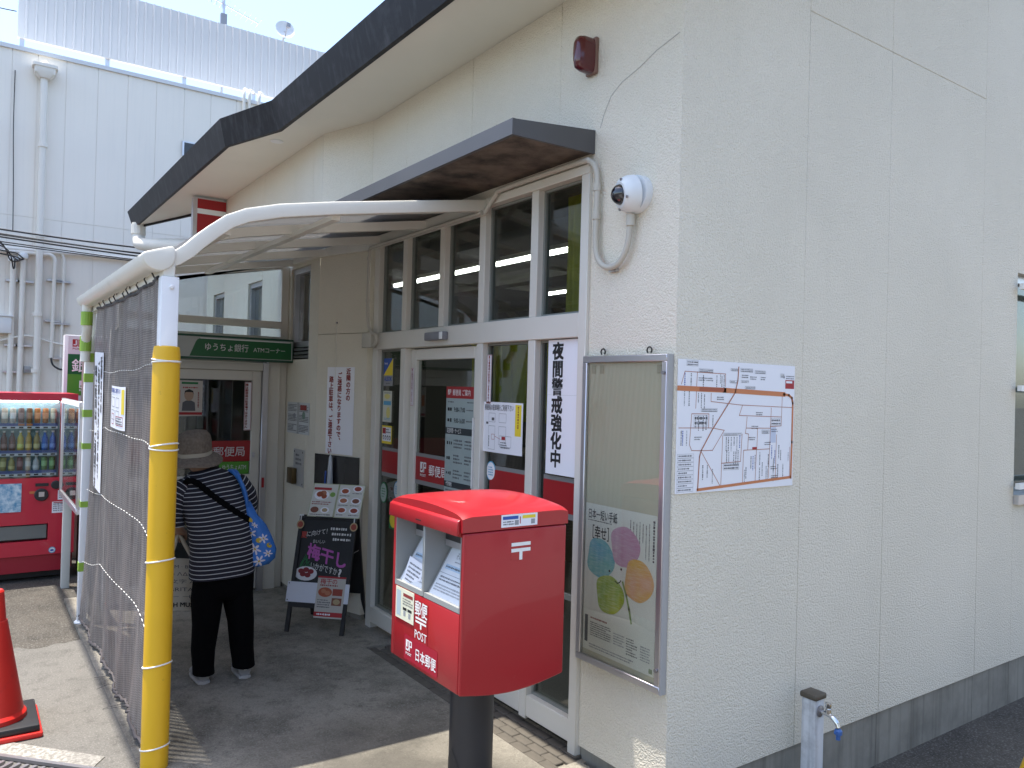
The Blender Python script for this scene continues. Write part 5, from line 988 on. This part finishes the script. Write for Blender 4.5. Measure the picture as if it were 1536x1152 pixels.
# blue shopping bag with flowers
bagm = M('bag_blue', (.03, .16, .50), .55, bump=(16, .6, .02), var=(7, .3)); bg_ = thing('shopping_bag', 'blue shopping bag printed with white flowers hanging from the person', 'bag', (-2.29, -.93, .63))
bc = [((-2.33, -1.02, 1.0), .02, .018), ((-2.305, -.995, .93), .035, .025), ((-2.295, -.975, .87), .058, .038), ((-2.29, -.955, .80), .078, .05), ((-2.285, -.945, .73), .086, .058), ((-2.285, -.945, .68), .080, .058), ((-2.285, -.95, .645), .06, .045), ((-2.285, -.955, .635), .03, .025)]
du, dv = Vector((.45, .89, 0)).normalized(), Vector((.89, -.45, 0)).normalized()
m = MB(); m.loft([(c, du, dv, a, b_) for c, a, b_ in bc], 32); rn = random.Random(3); m.v = [(x+.006*math.sin(50*y+30*z), y+.005*math.sin(45*z+1), z) for x, y, z in m.v]; m.build('pouch', bagm, bg_, smooth=80)
for q in (0, .02): MB().tube(curve([(-2.33+q, -1.02, .98), (-2.335+q, -1.035, 1.06), (-2.355+q, -1.06, 1.13), (-2.40, -1.085+q, 1.168), (-2.46, -1.09, 1.16), (-2.50, -1.06, 1.08), (-2.45, -1.0, .99), (-2.36, -1.0, .96)]), .011, 8).build('handle', bagm, bg_, smooth=60)
fl = MB(); fw, fy_, = M('flower_white', (.62, .58, .62), .6), M('flower_yellow', (.45, .32, .03), .6); flm = [fw, fy_]
def bag_pt(s_, z):
    for (c0, a0, b0), (c1_, a1, b1) in zip(bc, bc[1:]):
        if c1_[2] <= z <= c0[2]:
            k = (c0[2]-z)/(c0[2]-c1_[2]); c = Vector(c0).lerp(Vector(c1_), k); a, b_ = a0+(a1-a0)*k, b0+(b1-b0)*k; th = math.asin(max(-1, min(1, s_/a)))
            q = c + du*a*math.sin(th) + dv*b_*math.cos(th); q.x += .006*math.sin(50*q.y+30*q.z); q.y += .005*math.sin(45*q.z+1); return q + dv*.003
    return Vector(bc[-1][0])
for s_, z, r_, kind in ((-.03, .83, .030, 0), (.035, .80, .028, 0), (-.02, .74, .036, 0), (.045, .715, .024, 0), (.005, .672, .036, 0), (-.055, .69, .022, 0), (.0, .875, .018, 0), (.01, .79, .015, 1), (.06, .76, .014, 1), (-.01, .905, .014, 1), (-.05, .775, .013, 1)):
    np_ = 6 if kind == 0 else 1
    for k in range(np_):
        a = 2*math.pi*k/6 + s_*20; d0 = (math.cos(a), math.sin(a)); fl.m = kind; pts = []
        for q in range(10):
            b_ = 2*math.pi*q/10; rr2 = (r_*.55 + r_*.42*math.cos(b_), r_*.17*math.sin(b_)) if kind == 0 else (r_*math.cos(b_), r_*math.sin(b_)); pts.append(bag_pt(s_ + rr2[0]*d0[0] - rr2[1]*d0[1], z + rr2[0]*d0[1] + rr2[1]*d0[0]))
        fl.add(pts, [tuple(range(10))])
    if kind == 0: fl.m = 1; fl.add([bag_pt(s_ + r_*.18*math.cos(2*math.pi*q/8), z + r_*.18*math.sin(2*math.pi*q/8)) + dv*.001 for q in range(8)], [tuple(range(8))])
fl.build('flower_print', flm, bg_)
# tote bag in the left hand
tb = thing('tote_bag', 'cream tote bag printed with black letters held in the left hand of the person', 'bag', (-2.56, -1.33, .37)); totem = M('tote_canvas', (.62, .57, .47), .9, bump=(120, .3, .002))
def tote(u, v, sgn): return (-2.55 + sgn*.035*math.sin(math.pi*u)*(.35+.65*(1-v)) + .008*math.sin(9*u), -1.475 + .31*u, .365 + .29*v + .01*math.sin(5*u))
m = MB(); m.grid(lambda u, v: tote(u, v, 1), 14, 10); m.grid(lambda u, v: tote(1-u, v, -1), 14, 10); m.add([tote(i/14, 0, 1) for i in range(15)] + [tote(i/14, 0, -1) for i in range(15)], [(i, i+15, i+16, i+1) for i in range(14)]); m.build('sack', totem, tb, smooth=60)
for sg_ in (1, -1): MB().tube(curve([tote(.3, 1, sg_), (-2.55+.02*sg_, -1.36, .74), (-2.545, -1.335, .80), (-2.55+.02*sg_, -1.30, .74), tote(.72, 1, sg_)]), .010, 6).build('handle', totem, tb, smooth=60)
s = Sheet((-2.5, -1.475, .655), (0, 1, 0), ZD, .31, .29, totem); s.map = lambda x, y, l: Vector(tote(min(1, max(0, x/.31)), 1-y/.29, 1)) + Vector((.002, 0, 0))
for i, (tx, h_) in enumerate((('MVSEVM · BRITAN', .026), ('ΜΕΙΟ ΛΔIUCΟ', .026), ('EIO 文字 ALIC', .026), ('VM BRITANN', .030), ('III⊢⊢ ⊣ ⊢II', .026), ('BRITISH MUSEUM', .034))): s.text(.012, .03+i*.042, h_, tx, ink2 if i < 5 else ink, 2, .002 if i < 5 else .03, width=.286)
s.mb.build('lettering', s.mats, tb)
# ================================================================== TRAFFIC CONES
def cone(name, at, h, rb, rtop, half, mat, lab, weight=True):
    c = thing(name, lab, 'traffic cone', at); x, y, z = at
    MB().box(x-half, x+half, y-half, y+half, z+.0, z+.028).build('base', mat, c, bevel=.012)
    if weight: MB().box(x-half*.93, x+half*.93, y-half*.93, y+half*.93, z+.029, z+.06).build('weight', rubber, c, bevel=.008)
    zz = .061 if weight else .029
    m = MB(); m.lathe([(rb*1.12, zz), (rb*1.1, zz+.02), (rb, zz+.035), (rtop*1.5 + (rb-rtop*1.5)*.02, h*.78), (rtop*1.38, h*.785), (rtop, h*.985), (rtop*.8, h)], (x, y, z), 32); m.build('cone_body', mat, c, smooth=25)
cone('traffic_cone', (-2.21, -2.215, .0), .67, .125, .031, .195, conered, 'red traffic cone with black weight standing on the pavement at the left')
cone('traffic_cone', (.77, 1.66, gz(.77, 1.66)), .66, .185, .03, .21, M('cone_yellow', (.75, .45, .02), .45), 'yellow cone cut by the right edge on the dark asphalt', False)
# ================================================================== TAP POST
tp = thing('standpipe', 'white water standpipe with chrome tap beside the right wall', 'standpipe', (.105, .84, -.22))
cap_m = M('tap_cap', (.085, .07, .05), .5); stm = M('standpipe_white', (.64, .65, .66), .45, dirt=(7, .5, .75, (.16, .15, .14), .7), streak=((.12, .12, .12), .6))
MB().box(.07, .14, .805, .875, -.3, .318).build('column', stm, tp, bevel=.004); MB().box(.062, .148, .797, .883, .3185, .346).build('cap', cap_m, tp, bevel=.008)
MB().lathe([(.026, 0), (.026, .004), (.014, .008)], (.1405, .84, .268), 16, (1, 0, 0)).build('flange', alu_dk, tp)
tpp = MB().tube(curve([(.149, .84, .268), (.175, .84, .268), (.20, .84, .262), (.222, .84, .246), (.232, .84, .226)]), [.010]*12 + [.011]*8 + [.0105]*5, 12).build('tap', chrome, tp, smooth=60)
MB().lathe([(.012, 0), (.012, .02), (.009, .022), (.013, .030), (.013, .046), (.006, .050)], (.182, .84, .272), 14).build('tap_handle', chrome, tpp, smooth=40)
bl = M('blue_plastic', (.05, .13, .36), .4); MB().lathe([(.006, -.045), (.010, -.044), (.010, -.022), (.017, -.020), (.017, -.004), (.011, .004)], (.2325, .84, .218), 14).build('hose_nozzle', bl, tpp, smooth=30); MB().obox((.225, .818, .204), (.014, 0, 0), (0, .044, 0), (0, 0, .006)).build('nozzle_wing', bl, tpp)
# ================================================================== VENDING MACHINE
vm = thing('vending_machine', 'red drinks vending machine with three rows of bottles behind the glass panel', 'vending machine', (-5.7, -2.06, 0))
vred = M('vending_red', (.55, .018, .045), .32, coat=.3); y0, y1, xf = -2.56, -1.565, -5.385; zt = 1.552
MB().box(-6.05, xf-.09, y0, y1, .06, zt).build('cabinet', vred, vm, bevel=.012)
dw = (y0+.05, y1-.125, .845, 1.492)   # display window
m = MB(); m.box(xf-.0895, xf, y0, y1, dw[3], zt); m.box(xf-.0895, xf, y0, dw[0], .20, dw[3]); m.box(xf-.0895, xf, dw[1], y1, .20, dw[3]); m.box(xf-.0895, xf, dw[0], dw[1], .46, dw[2]); m.box(xf-.0895, xf, dw[0], -1.76, .20, .32); m.box(xf-.0895, xf, -1.76, dw[1], .20, .46); m.build('door', vred, vm)
MB().box(xf-.13, xf-.02, y0+.02, y1-.02, .06, .195).build('kick_plate', M('vending_dark', (.34, .012, .028), .4), vm); MB().box(-6.0, xf-.1, y0+.05, y1-.05, 0, .06).build('feet_rail', rubber, vm)
MB().box(xf-.089, xf-.085, dw[0], dw[1], dw[2], dw[3]).build('display_back', M('display_blue', (.22, .40, .46), .5, var=(9, .4)), vm)
MB().box(xf-.03, xf-.016, dw[0]+.02, dw[1]-.02, dw[3]-.016, dw[3]-.004).build('display_lamp', M('display_lamp', (1, 1, 1), .4, emit=9.0), vm)
MB().box(xf-.012, xf-.009, dw[0], dw[1], dw[2], dw[3]).build('display_pane', glass2, vm)
shelfm = M('shelf_white', (.7, .72, .74), .4); pricem = M('price_blue', (.06, .10, .28), .5)
for zs_ in (1.255, 1.03, .862):
    sh_ = MB().box(xf-.084, xf-.014, dw[0]+.005, dw[1]-.02, zs_, zs_+.022).build('shelf', shelfm, vm)
    MB().box(xf-.022, xf-.016, dw[0]+.005, dw[1]-.02, zs_+.0225, zs_+.045).build('price_strip', pricem, sh_)
    for k in range(13):
        yb_ = dw[1]-.05-k*.058
        if yb_ < dw[0]+.02: break
        MB().box(xf-.0138, xf-.0125, yb_-.016, yb_+.016, zs_+.005, zs_+.018).build('button', rubber, sh_)
cols = [(.45, .42, .30), (.42, .16, .04), (.42, .16, .04), (.12, .05, .03), (.12, .06, .05), (.5, .47, .4), (.45, .42, .33), (.3, .05, .05), (.10, .2, .08), (.5, .5, .5)]
cols2 = [(.03, .12, .45), (.03, .14, .5), (.45, .33, .12), (.42, .3, .1), (.6, .45, .05), (.10, .03, .02), (.11, .03, .02), (.08, .03, .02), (.2, .35, .1), (.5, .5, .5)]
cols3 = [(.12, .28, .08), (.16, .3, .1), (.6, .6, .6), (.55, .53, .5), (.12, .02, .03), (.35, .3, .08), (.3, .27, .08), (.6, .4, .05), (.05, .1, .3), (.5, .5, .5)]
for ri, (zz, cc2) in enumerate(((1.301, cols), (1.076, cols2), (.908, cols3))):
    for k in range(12):
        yb_ = dw[1]-.05-k*.058
        if yb_ < dw[0]+.03: break
        c = cc2[k % 10]; mt = M('drink_%d_%d' % (ri, k % 10), c, .3); lb = M('drink_label_%d_%d' % (ri, k % 10), tuple(min(.75, v*1.6+.12) for v in c), .4)
        if ri == 1 or (ri == 2 and k % 3 == 2):
            h_ = .155 if ri == 1 else .115; bo = MB().lathe([(.022, 0), (.024, .004), (.024, h_*.35), (.022, h_*.42), (.024, h_*.5), (.022, h_*.66), (.010, h_*.84), (.010, h_)], (xf-.055, yb_, zz), 12).build('bottle', mt, vm, smooth=40)
            MB().lathe([(.0248, h_*.12), (.0248, h_*.34)], (xf-.055, yb_, zz), 12, cap=False).build('label', lb, bo); MB().lathe([(.0115, h_*.95), (.0115, h_*1.04)], (xf-.055, yb_, zz), 10).build('bottle_cap', white_p, bo)
        else:
            h_ = .125 if ri == 0 else .11; bo = MB().lathe([(.018, 0), (.022, .006), (.022, h_-.010), (.018, h_)], (xf-.055, yb_, zz), 12).build('can', mt, vm, smooth=40); MB().lathe([(.0225, h_*.3), (.0225, h_*.7)], (xf-.055, yb_, zz), 12, cap=False).build('label', lb, bo)
for k in (3, 4): MB().box(xf-.0155, xf-.0145, dw[1]-.05-k*.058-.022, dw[1]-.05-k*.058+.022, 1.281, 1.298).build('offer_tag', orink, vm)
# coin area, advert, delivery slot
MB().lathe([(.052, 0), (.052, .02), (.046, .024)], (xf+.001, -1.815, .705), 24, (1, 0, 0)).build('coin_tray', rubber, vm, smooth=30); MB().box(xf+.026, xf+.03, -1.835, -1.795, .69, .73).build('coin_slot', alu, vm); MB().lathe([(.036, 0), (.036, .016), (.03, .02)], (xf+.001, -1.712, .783), 20, (1, 0, 0)).build('return_lever', rubber, vm, smooth=30)
MB().box(xf+.001, xf+.01, -1.86, -1.765, .775, .80).build('note_slot', rubber, vm); MB().box(xf+.001, xf+.003, -1.90, -1.85, .715, .735).build('price_label', orink, vm)
adm, t, out = new_mat('ice_advert'); p = N(t, 'ShaderNodeBsdfPrincipled', ins={'Roughness': .2}); co = N(t, 'ShaderNodeTexCoord').outputs['Object']; t.links.new(ramp(t, noise(t, co, 22, 4, .6), .35, .65, lin((.10, .30, .48)), lin((.62, .74, .80))), p.inputs[0]); t.links.new(p.outputs[0], out.inputs[0])
MB().box(xf+.001, xf+.006, -2.45, -1.957, .57, .805).build('advert_panel', adm, vm)
MB().box(xf-.088, xf-.03, y0+.06, -1.77, .33, .45).build('delivery_bin', rubber, vm); MB().box(xf-.02, xf-.012, y0+.06, -1.77, .34, .45).build('delivery_flap', M('flap_grey', (.16, .17, .16), .2), vm)
s = Sheet((xf+.001, -1.83, .255), (0, 1, 0), ZD, .001, .001, white_p); s.ell(.105, .02, .026, .026, skyink, 1, 20); s.ell(.105, .02, .020, .020, white_p, 2, 20); s.ell(.105, .022, .014, .009, blueink, 3, 14); s.mb.build('round_sticker', s.mats, vm)
for a, b, c, d in ((-1.695, -1.60, .655, .735), (-1.735, -1.59, .545, .64)):
    s = Sheet((xf+.001, a, d), (0, 1, 0), ZD, b-a, d-c, paper, thick=.0008); s.greek(.01, .012, b-a-.02, d-c-.024, 4, ink2, 1, int(-a*100)); s.rect(.01, .004, b-a-.02, .008, redink); s.done('instruction_label', parent=vm)
# ---- glass windbreak panel on a white post
gp_ = thing('glass_windbreak', 'aluminium framed glass panel on a white post in front of the vending machine', 'glass panel', (-4.6, -1.70, 0))
MB().box(-5.10, -5.03, -1.684, -1.624, -.02, 1.48).build('post', M('offwhite_post', (.62, .62, .58), .5), gp_, bevel=.004);
for nm, q in (('frame_top', (-5.11, -3.925, 1.482, 1.522)), ('frame_bottom', (-5.11, -3.925, .738, .778)), ('frame_side', (-5.11, -5.075, .778, 1.482)), ('frame_side', (-3.96, -3.925, .778, 1.482))): MB().box(q[0], q[1], -1.712, -1.686, q[2], q[3]).build(nm, alu, gp_, bevel=.003, seg=1)
MB().box(-5.075, -3.96, -1.702, -1.698, .778, 1.482).build('pane', glass2, gp_)
# ---- bank totem sign
js = thing('bank_totem_sign', 'white and green bank totem sign rising behind the vending machine', 'sign', (-6.3, -1.25, 0))
MB().box(-6.36, -6.21, -1.605, -.95, -.02, 2.095).build('case', M('totem_white', (.62, .63, .63), .4), js, bevel=.006)
s = Sheet((-6.2095, -1.575, 2.085), (0, 1, 0), ZD, .60, .56, MATS['totem_white'], thick=.001); s.logo_bg = MATS['totem_white']; jp_logo(s, .035, .03, .07, jp_red, 1, 'POST'); s.text(.16, .035, .075, '郵便局', brownred, 1, .008, width=.25); s.rect(0, .17, .60, .39, signgreen, 1); s.rect(0, .36, .60, .20, signgreen2, 2); s.text(.03, .215, .13, '銀行', wp, 3, .01, width=.27); s.logo_bg = signgreen2; jp_logo(s, .10, .42, .07, wp, 3, 'BANK'); s.done('face', parent=js)
# ================================================================== NEIGHBOURING BUILDING, BILLBOARD, AERIALS
nbm = M('siding_white', (.88, .83, .74), .6, var=(.8, .04), streak=((.66, .64, .6), .15)); nbj = M('siding_joint', (.83, .78, .70), .7)
nbld = thing('neighbour_building', 'large white panelled building behind the vending machine', 'building', (-10.5, 0, 0))
MB().box(-16, -10.006, -14, 7, -.02, 5.98).build('core', nbj, nbld)
ysm = [-6.5, -5.4, -4.3, -3.2, -2.5, -2.255, -1.964, -1.673, -1.341, -.956, -.58, -.206, .173, .548, .92, 1.3, 1.68, 2.06, 2.44, 2.82, 3.2, 4, 5, 7]
for a, b in zip(ysm, ysm[1:]):
    for z0, z1 in ((-.02, 3.812), (3.818, 6.0)): MB().box(-10.0055, -10.0, a+.003, b-.003, z0, z1).build('wall_panel', nbm, nbld)
MB().box(-16, -9.975, -14, 7.04, 6.0, 6.055).build('coping', M('coping_white', (.66, .68, .70), .4), nbld)
vw = MB().box(-10.0, -9.97, .16, .40, 5.0, 5.22).build('vent_window', alu, nbld); MB().box(-9.969, -9.965, .185, .375, 5.02, 5.2).build('pane', M('dark_vent', (.05, .055, .06), .4), vw)
pipe = M('pipe_white', (.80, .76, .68), .45)
def ppipe(nm, pts, r_, lab, cat='pipe', clips=()):
    o = thing(nm, lab, cat, Vector(pts[-1])); MB().tube(curve(pts, 5), r_, 10).build('run', pipe, o, smooth=60)
    for y, z in clips: MB().box(-9.998, -9.93, y-.09, y+.09, z-.012, z+.012).build('clip', alu, o)
rw = thing('rainwater_pipe', 'white rainwater downpipe with hopper head on the neighbouring building', 'downpipe', (-9.9, -1.6, 0)); MB().tube([(-9.9, -1.605, 5.70), (-9.9, -1.6, 4.0), (-9.9, -1.58, 0)], .043, 14).build('run', pipe, rw, smooth=60); MB().loft([((-9.9, -1.60, z), (0, 1, 0), (1, 0, 0), a, b_, .35) for z, a, b_ in ((5.66, .06, .06), (5.72, .12, .09), (5.80, .125, .09), (5.80, .15, .10), (5.84, .15, .10))], 16).build('hopper', pipe, rw, smooth=30); MB().lathe([(.05, 0), (.045, .04), (.02, .06)], (-9.9, -1.6, 5.84), 14).build('hopper_cap', pipe, rw, smooth=40)
for z in (4.75, 3.55, 2.5, 1.75): MB().lathe([(.056, 0), (.056, .05)], (-9.9, -1.597, z), 14).build('joint', pipe, rw)
ppipe('cable_riser', [(-9.93, -1.885, 3.22), (-9.93, -1.885, 2.0), (-9.93, -1.885, 0)], .036, 'leftmost of two capped white risers left of the rainwater pipe', clips=((-1.87, 2.95), (-1.87, 2.1), (-1.87, 1.75)))
ppipe('cable_riser', [(-9.93, -1.775, 3.27), (-9.93, -1.775, 2.0), (-9.93, -1.775, 0)], .036, 'capped white riser next to the rainwater pipe, on its left', clips=((-1.74, 2.95), (-1.74, 2.1)))
for y, z in ((-1.885, 3.22), (-1.775, 3.27)): MB().lathe([(.055, -.02), (.06, .02), (.045, .05), (.01, .06)], (-9.93, y, z), 14).build('riser_cap', white_p, label='white weather cap on the %s capped riser' % ('outer' if y < -1.8 else 'inner'), category='cap', smooth=40)
ppipe('bent_conduit', [(-9.94, -2.6, 3.31), (-9.94, -1.62, 3.335), (-9.94, -1.47, 3.335), (-9.94, -1.415, 3.27), (-9.94, -1.415, 3.1), (-9.94, -1.42, 2.2), (-9.94, -1.425, 1.95)], .026, 'thicker bent white conduit right of the rainwater pipe', clips=((-1.41, 3.0), (-1.42, 2.45)))
ppipe('bent_conduit', [(-9.95, -1.5, 3.37), (-9.95, -1.36, 3.37), (-9.95, -1.31, 3.31), (-9.95, -1.305, 3.1), (-9.95, -1.305, 2.0), (-9.95, -1.305, .5)], .018, 'thin bent white conduit rightmost on the neighbouring building', clips=((-1.31, 2.99), (-1.31, 2.42), (-1.31, 1.95)))
ppipe('horizontal_conduit', [(-9.95, -2.7, 3.34), (-9.95, -1.0, 3.39), (-9.95, .5, 3.42)], .03, 'long horizontal white conduit across the neighbouring building')
ppipe('curved_cable', [(-9.94, -2.3, 2.05), (-9.93, -1.95, 2.17), (-9.93, -1.70, 2.235), (-9.93, -1.45, 2.17), (-9.93, -1.25, 2.13)], .014, 'white cable curving across the pipes on the neighbouring building', 'cable')
jb = thing('meter_box', 'white box fixed on the neighbouring building at the left edge', 'box', (-9.9, -2.1, 2.25)); MB().box(-9.998, -9.86, -2.3, -1.885, 2.25, 2.47).build('body', white_p, jb, bevel=.01); MB().box(-9.998, -9.84, -2.32, -1.865, 2.4705, 2.485).build('lid', white_p, jb)
ob = thing('outdoor_socket', 'small grey socket box beside the rainwater pipe', 'socket', (-9.97, -1.7, 1.75)); MB().box(-9.998, -9.95, -1.73, -1.65, 1.74, 1.83).build('plate', M('socket_grey', (.4, .4, .4), .4), ob, bevel=.006); MB().box(-9.949, -9.94, -1.715, -1.665, 1.755, 1.79).build('cover', alu_dk, ob)
MB().tube(curve([(-9.93, -1.425, 1.97), (-9.9, -1.40, 1.86), (-9.88, -1.30, 1.80), (-9.86, -1.15, 1.82)]), .012, 8).build('black_cable', rubber, smooth=60, label='short black cable hanging from the thicker bent conduit', category='cable')
MB().tube(curve([(-9.98, -1.93, 5.72), (-9.96, -1.93, 5.0), (-9.96, -1.91, 4.2), (-9.95, -1.9, 3.6)]), .006, 6).build('thin_cable', rubber, label='thin dark cable running down the upper wall left of the hopper', category='cable')
random.seed(11)
for i, (za, zb_, sg_) in enumerate(((3.56, 3.42, .10), (3.535, 3.44, .12), (3.50, 3.36, .06), (3.43, 3.30, .05), (3.60, 3.50, .14), (3.38, 3.27, .03))):
    MB().tube([(-9.5+.1*i*.3, -3.4 + 3.9*t, za + (zb_-za)*t - sg_*4*t*(1-t)*.4) for t in [k/14 for k in range(15)]], .007 if i % 2 else .011, 6).build('overhead_wire', rubber, label='%s of the six dark wires sagging across the neighbouring white wall, counted from the top' % ('second', 'third', 'fourth', 'fifth', 'topmost', 'lowest')[i], category='wire', group='wires across the neighbouring wall')
for i in range(5):
    a = random.uniform(-2.1, -1.85); MB().tube(curve([(-9.5, -2.5, 3.5-.06*i), (-9.55, -2.1+.05*i, 3.42-.05*i), (-9.7, -1.95+.03*i, 3.28-.1*(i % 3)), (-9.9, -1.87+.1*(i % 2), 3.24)]), .009, 6).build('drop_wire', rubber, label='%s of the five dark service wires looping down to the capped risers' % ('first', 'second', 'third', 'fourth', 'fifth')[i], category='wire', group='service wires at the risers')
MB().tube(curve([(-11.2, -2.6, 7.02), (-11.1, -2.2, 6.93), (-11.0, -1.9, 6.90)]), .008, 6).build('roof_wire', rubber, label='dark wire meeting the left end of the ribbed screen against the sky', category='wire')
# roof-top billboard: ribbed sheet on legs
bb = thing('rooftop_screen', 'pale ribbed sheet-metal screen standing on the roof of the neighbouring building', 'screen wall', (-11, 3, 6.08))
ribm = M('ribbed_sheet', (.62, .62, .62), .45, var=(.7, .05)); yy = -1.88; pts = []
while yy < 9.0: pts += [(yy, 0), (yy+.085, 0), (yy+.093, .028), (yy+.112, .028)]; yy += .12
m = MB(); k = len(pts); m.add([(-11.0 + d, y, 6.545) for y, d in pts] + [(-11.0 + d, y, 7.545) for y, d in pts], [(i, i+1, k+i+1, k+i) for i in range(k-1)]); m.build('sheet', ribm, bb)
MB().box(-11.06, -11.002, -1.88, 9, 7.50, 7.55).build('top_rail', ribm, bb); MB().box(-11.06, -11.002, -1.88, 9, 6.545, 6.58).build('bottom_rail', ribm, bb)
for i in range(10): MB().box(-11.10, -11.04, -1.85+i*1.1, -1.79+i*1.1, 6.0, 7.5).build('leg', alu, bb)
for i, (y, w_, h_) in enumerate(((-.95, .08, .12), (-.78, .14, .1), (-.6, .09, .12), (-.3, .1, .1))):
    MB().box(-10.9, -10.6, y, y+w_, 6.085, 6.085+h_*1.6).build('roof_unit', M('unit_grey', (.35, .37, .38), .5), label='grey roof unit in the gap under the ribbed screen, %s from the left' % ('first', 'second', 'third', 'fourth')[i], category='roof unit')
for i, y in enumerate((1.02, 1.10, 1.25)): ppipe('roof_conduit', [(-9.95, y, 4.6), (-9.95, y, 5.9), (-9.95, y, 6.12), (-10.0, y+.02, 6.2), (-10.1, y+.1, 6.22)], .022, ('left', 'middle', 'right')[i] + ' of three conduits climbing over the parapet near the dark eaves')
an = thing('tv_aerial', 'metal television aerial on a mast above the ribbed screen', 'aerial', (-11.3, 1.02, 6.1)); MB().tube([(-11.3, 1.02, 6.08), (-11.3, 1.02, 8.35)], .022, 8).build('mast', alu, an); MB().tube([(-11.3, .55, 8.14), (-11.3, 1.6, 7.86)], .012, 6).build('boom', alu, an); MB().box(-11.34, -11.27, .97, 1.07, 7.66, 7.85).build('bracket', alu_dk, an)
for i in range(13): f_ = i/12; MB().tube([(-11.48, .55+1.05*f_, 8.14-.28*f_), (-11.12, .55+1.05*f_, 8.14-.28*f_)], .005, 5).build('element', alu, an)
for i in range(6): f_ = i/6; MB().tube([(-11.3, .57+.5*f_, 8.14-.13*f_-.09), (-11.3, .57+.5*f_, 8.14-.13*f_+.09)], .005, 5).build('element', alu, an)
ds = thing('satellite_dish', 'white satellite dish above the ribbed screen', 'satellite dish', (-11.2, 2.03, 7.5)); dax = Vector((1, -.12, .25)).normalized(); dc = Vector((-11.2, 2.03, 7.85))
MB().lathe([(.001, -.055), (.06, -.05), (.12, -.032), (.165, .0), (.168, .0), (.12, -.040), (.06, -.058)], dc, 28, dax, cap=False).build('dish', M('dish_white', (.7, .72, .74), .4), ds, smooth=60); MB().tube([dc - dax*.06, (-11.35, 2.03, 7.6), (-11.35, 2.03, 6.5)], .02, 8).build('mast', alu, ds); MB().tube([dc - Vector((0, 0, .165)), dc + dax*.16 - Vector((0, 0, .05))], .008, 6).build('feed_arm', alu_dk, ds); MB().box(dc.x+.13, dc.x+.19, dc.y-.03, dc.y+.03, dc.z-.03, dc.z+.04).build('receiver', alu_dk, ds)
# overhead telephone cable above the pavement (its shadow runs along the foot of the screen)
MB().tube([(-60, -2.44, 5.3), (-20, -2.44, 5.06), (-4, -2.44, 5.0), (20, -2.44, 5.2), (60, -2.44, 5.6)], .03, 8).build('telephone_cable', rubber, label='thick dark telephone cable strung high above the pavement, shadow beside the screen', category='cable')
# ================================================================== UNSEEN HOUSE ADDED TO BOUNCE LIGHT (behind the camera)
oh = thing('added_bounce_house', 'unseen cream two-storey house added behind the viewer to bounce daylight onto the right wall', 'house', (12, 2, -.2))
MB().box(9.6, 15, -7, 11, -.3, 5.6).build('wall', M('house_cream', (.62, .60, .54), .8, var=(1, .06)), oh)
m = MB(); m.prism([(9.2, -7.4, 5.6), (15.4, -7.4, 5.6), (12.3, -7.4, 7.4)], (0, 18.8, 0)); m.build('roof', roof_m, oh)
for y in (-4, 0, 4, 8):
    for z in (1.0, 3.5):
        f = MB().box(9.56, 9.599, y, y+1.4, z, z+1.1).build('window', alu, oh); MB().box(9.54, 9.559, y+.06, y+1.34, z+.06, z+1.04).build('pane', M('dark_pane', (.03, .035, .04), .1), f)
for o in list(bpy.data.objects):
    if '_o' in o: del o['_o']
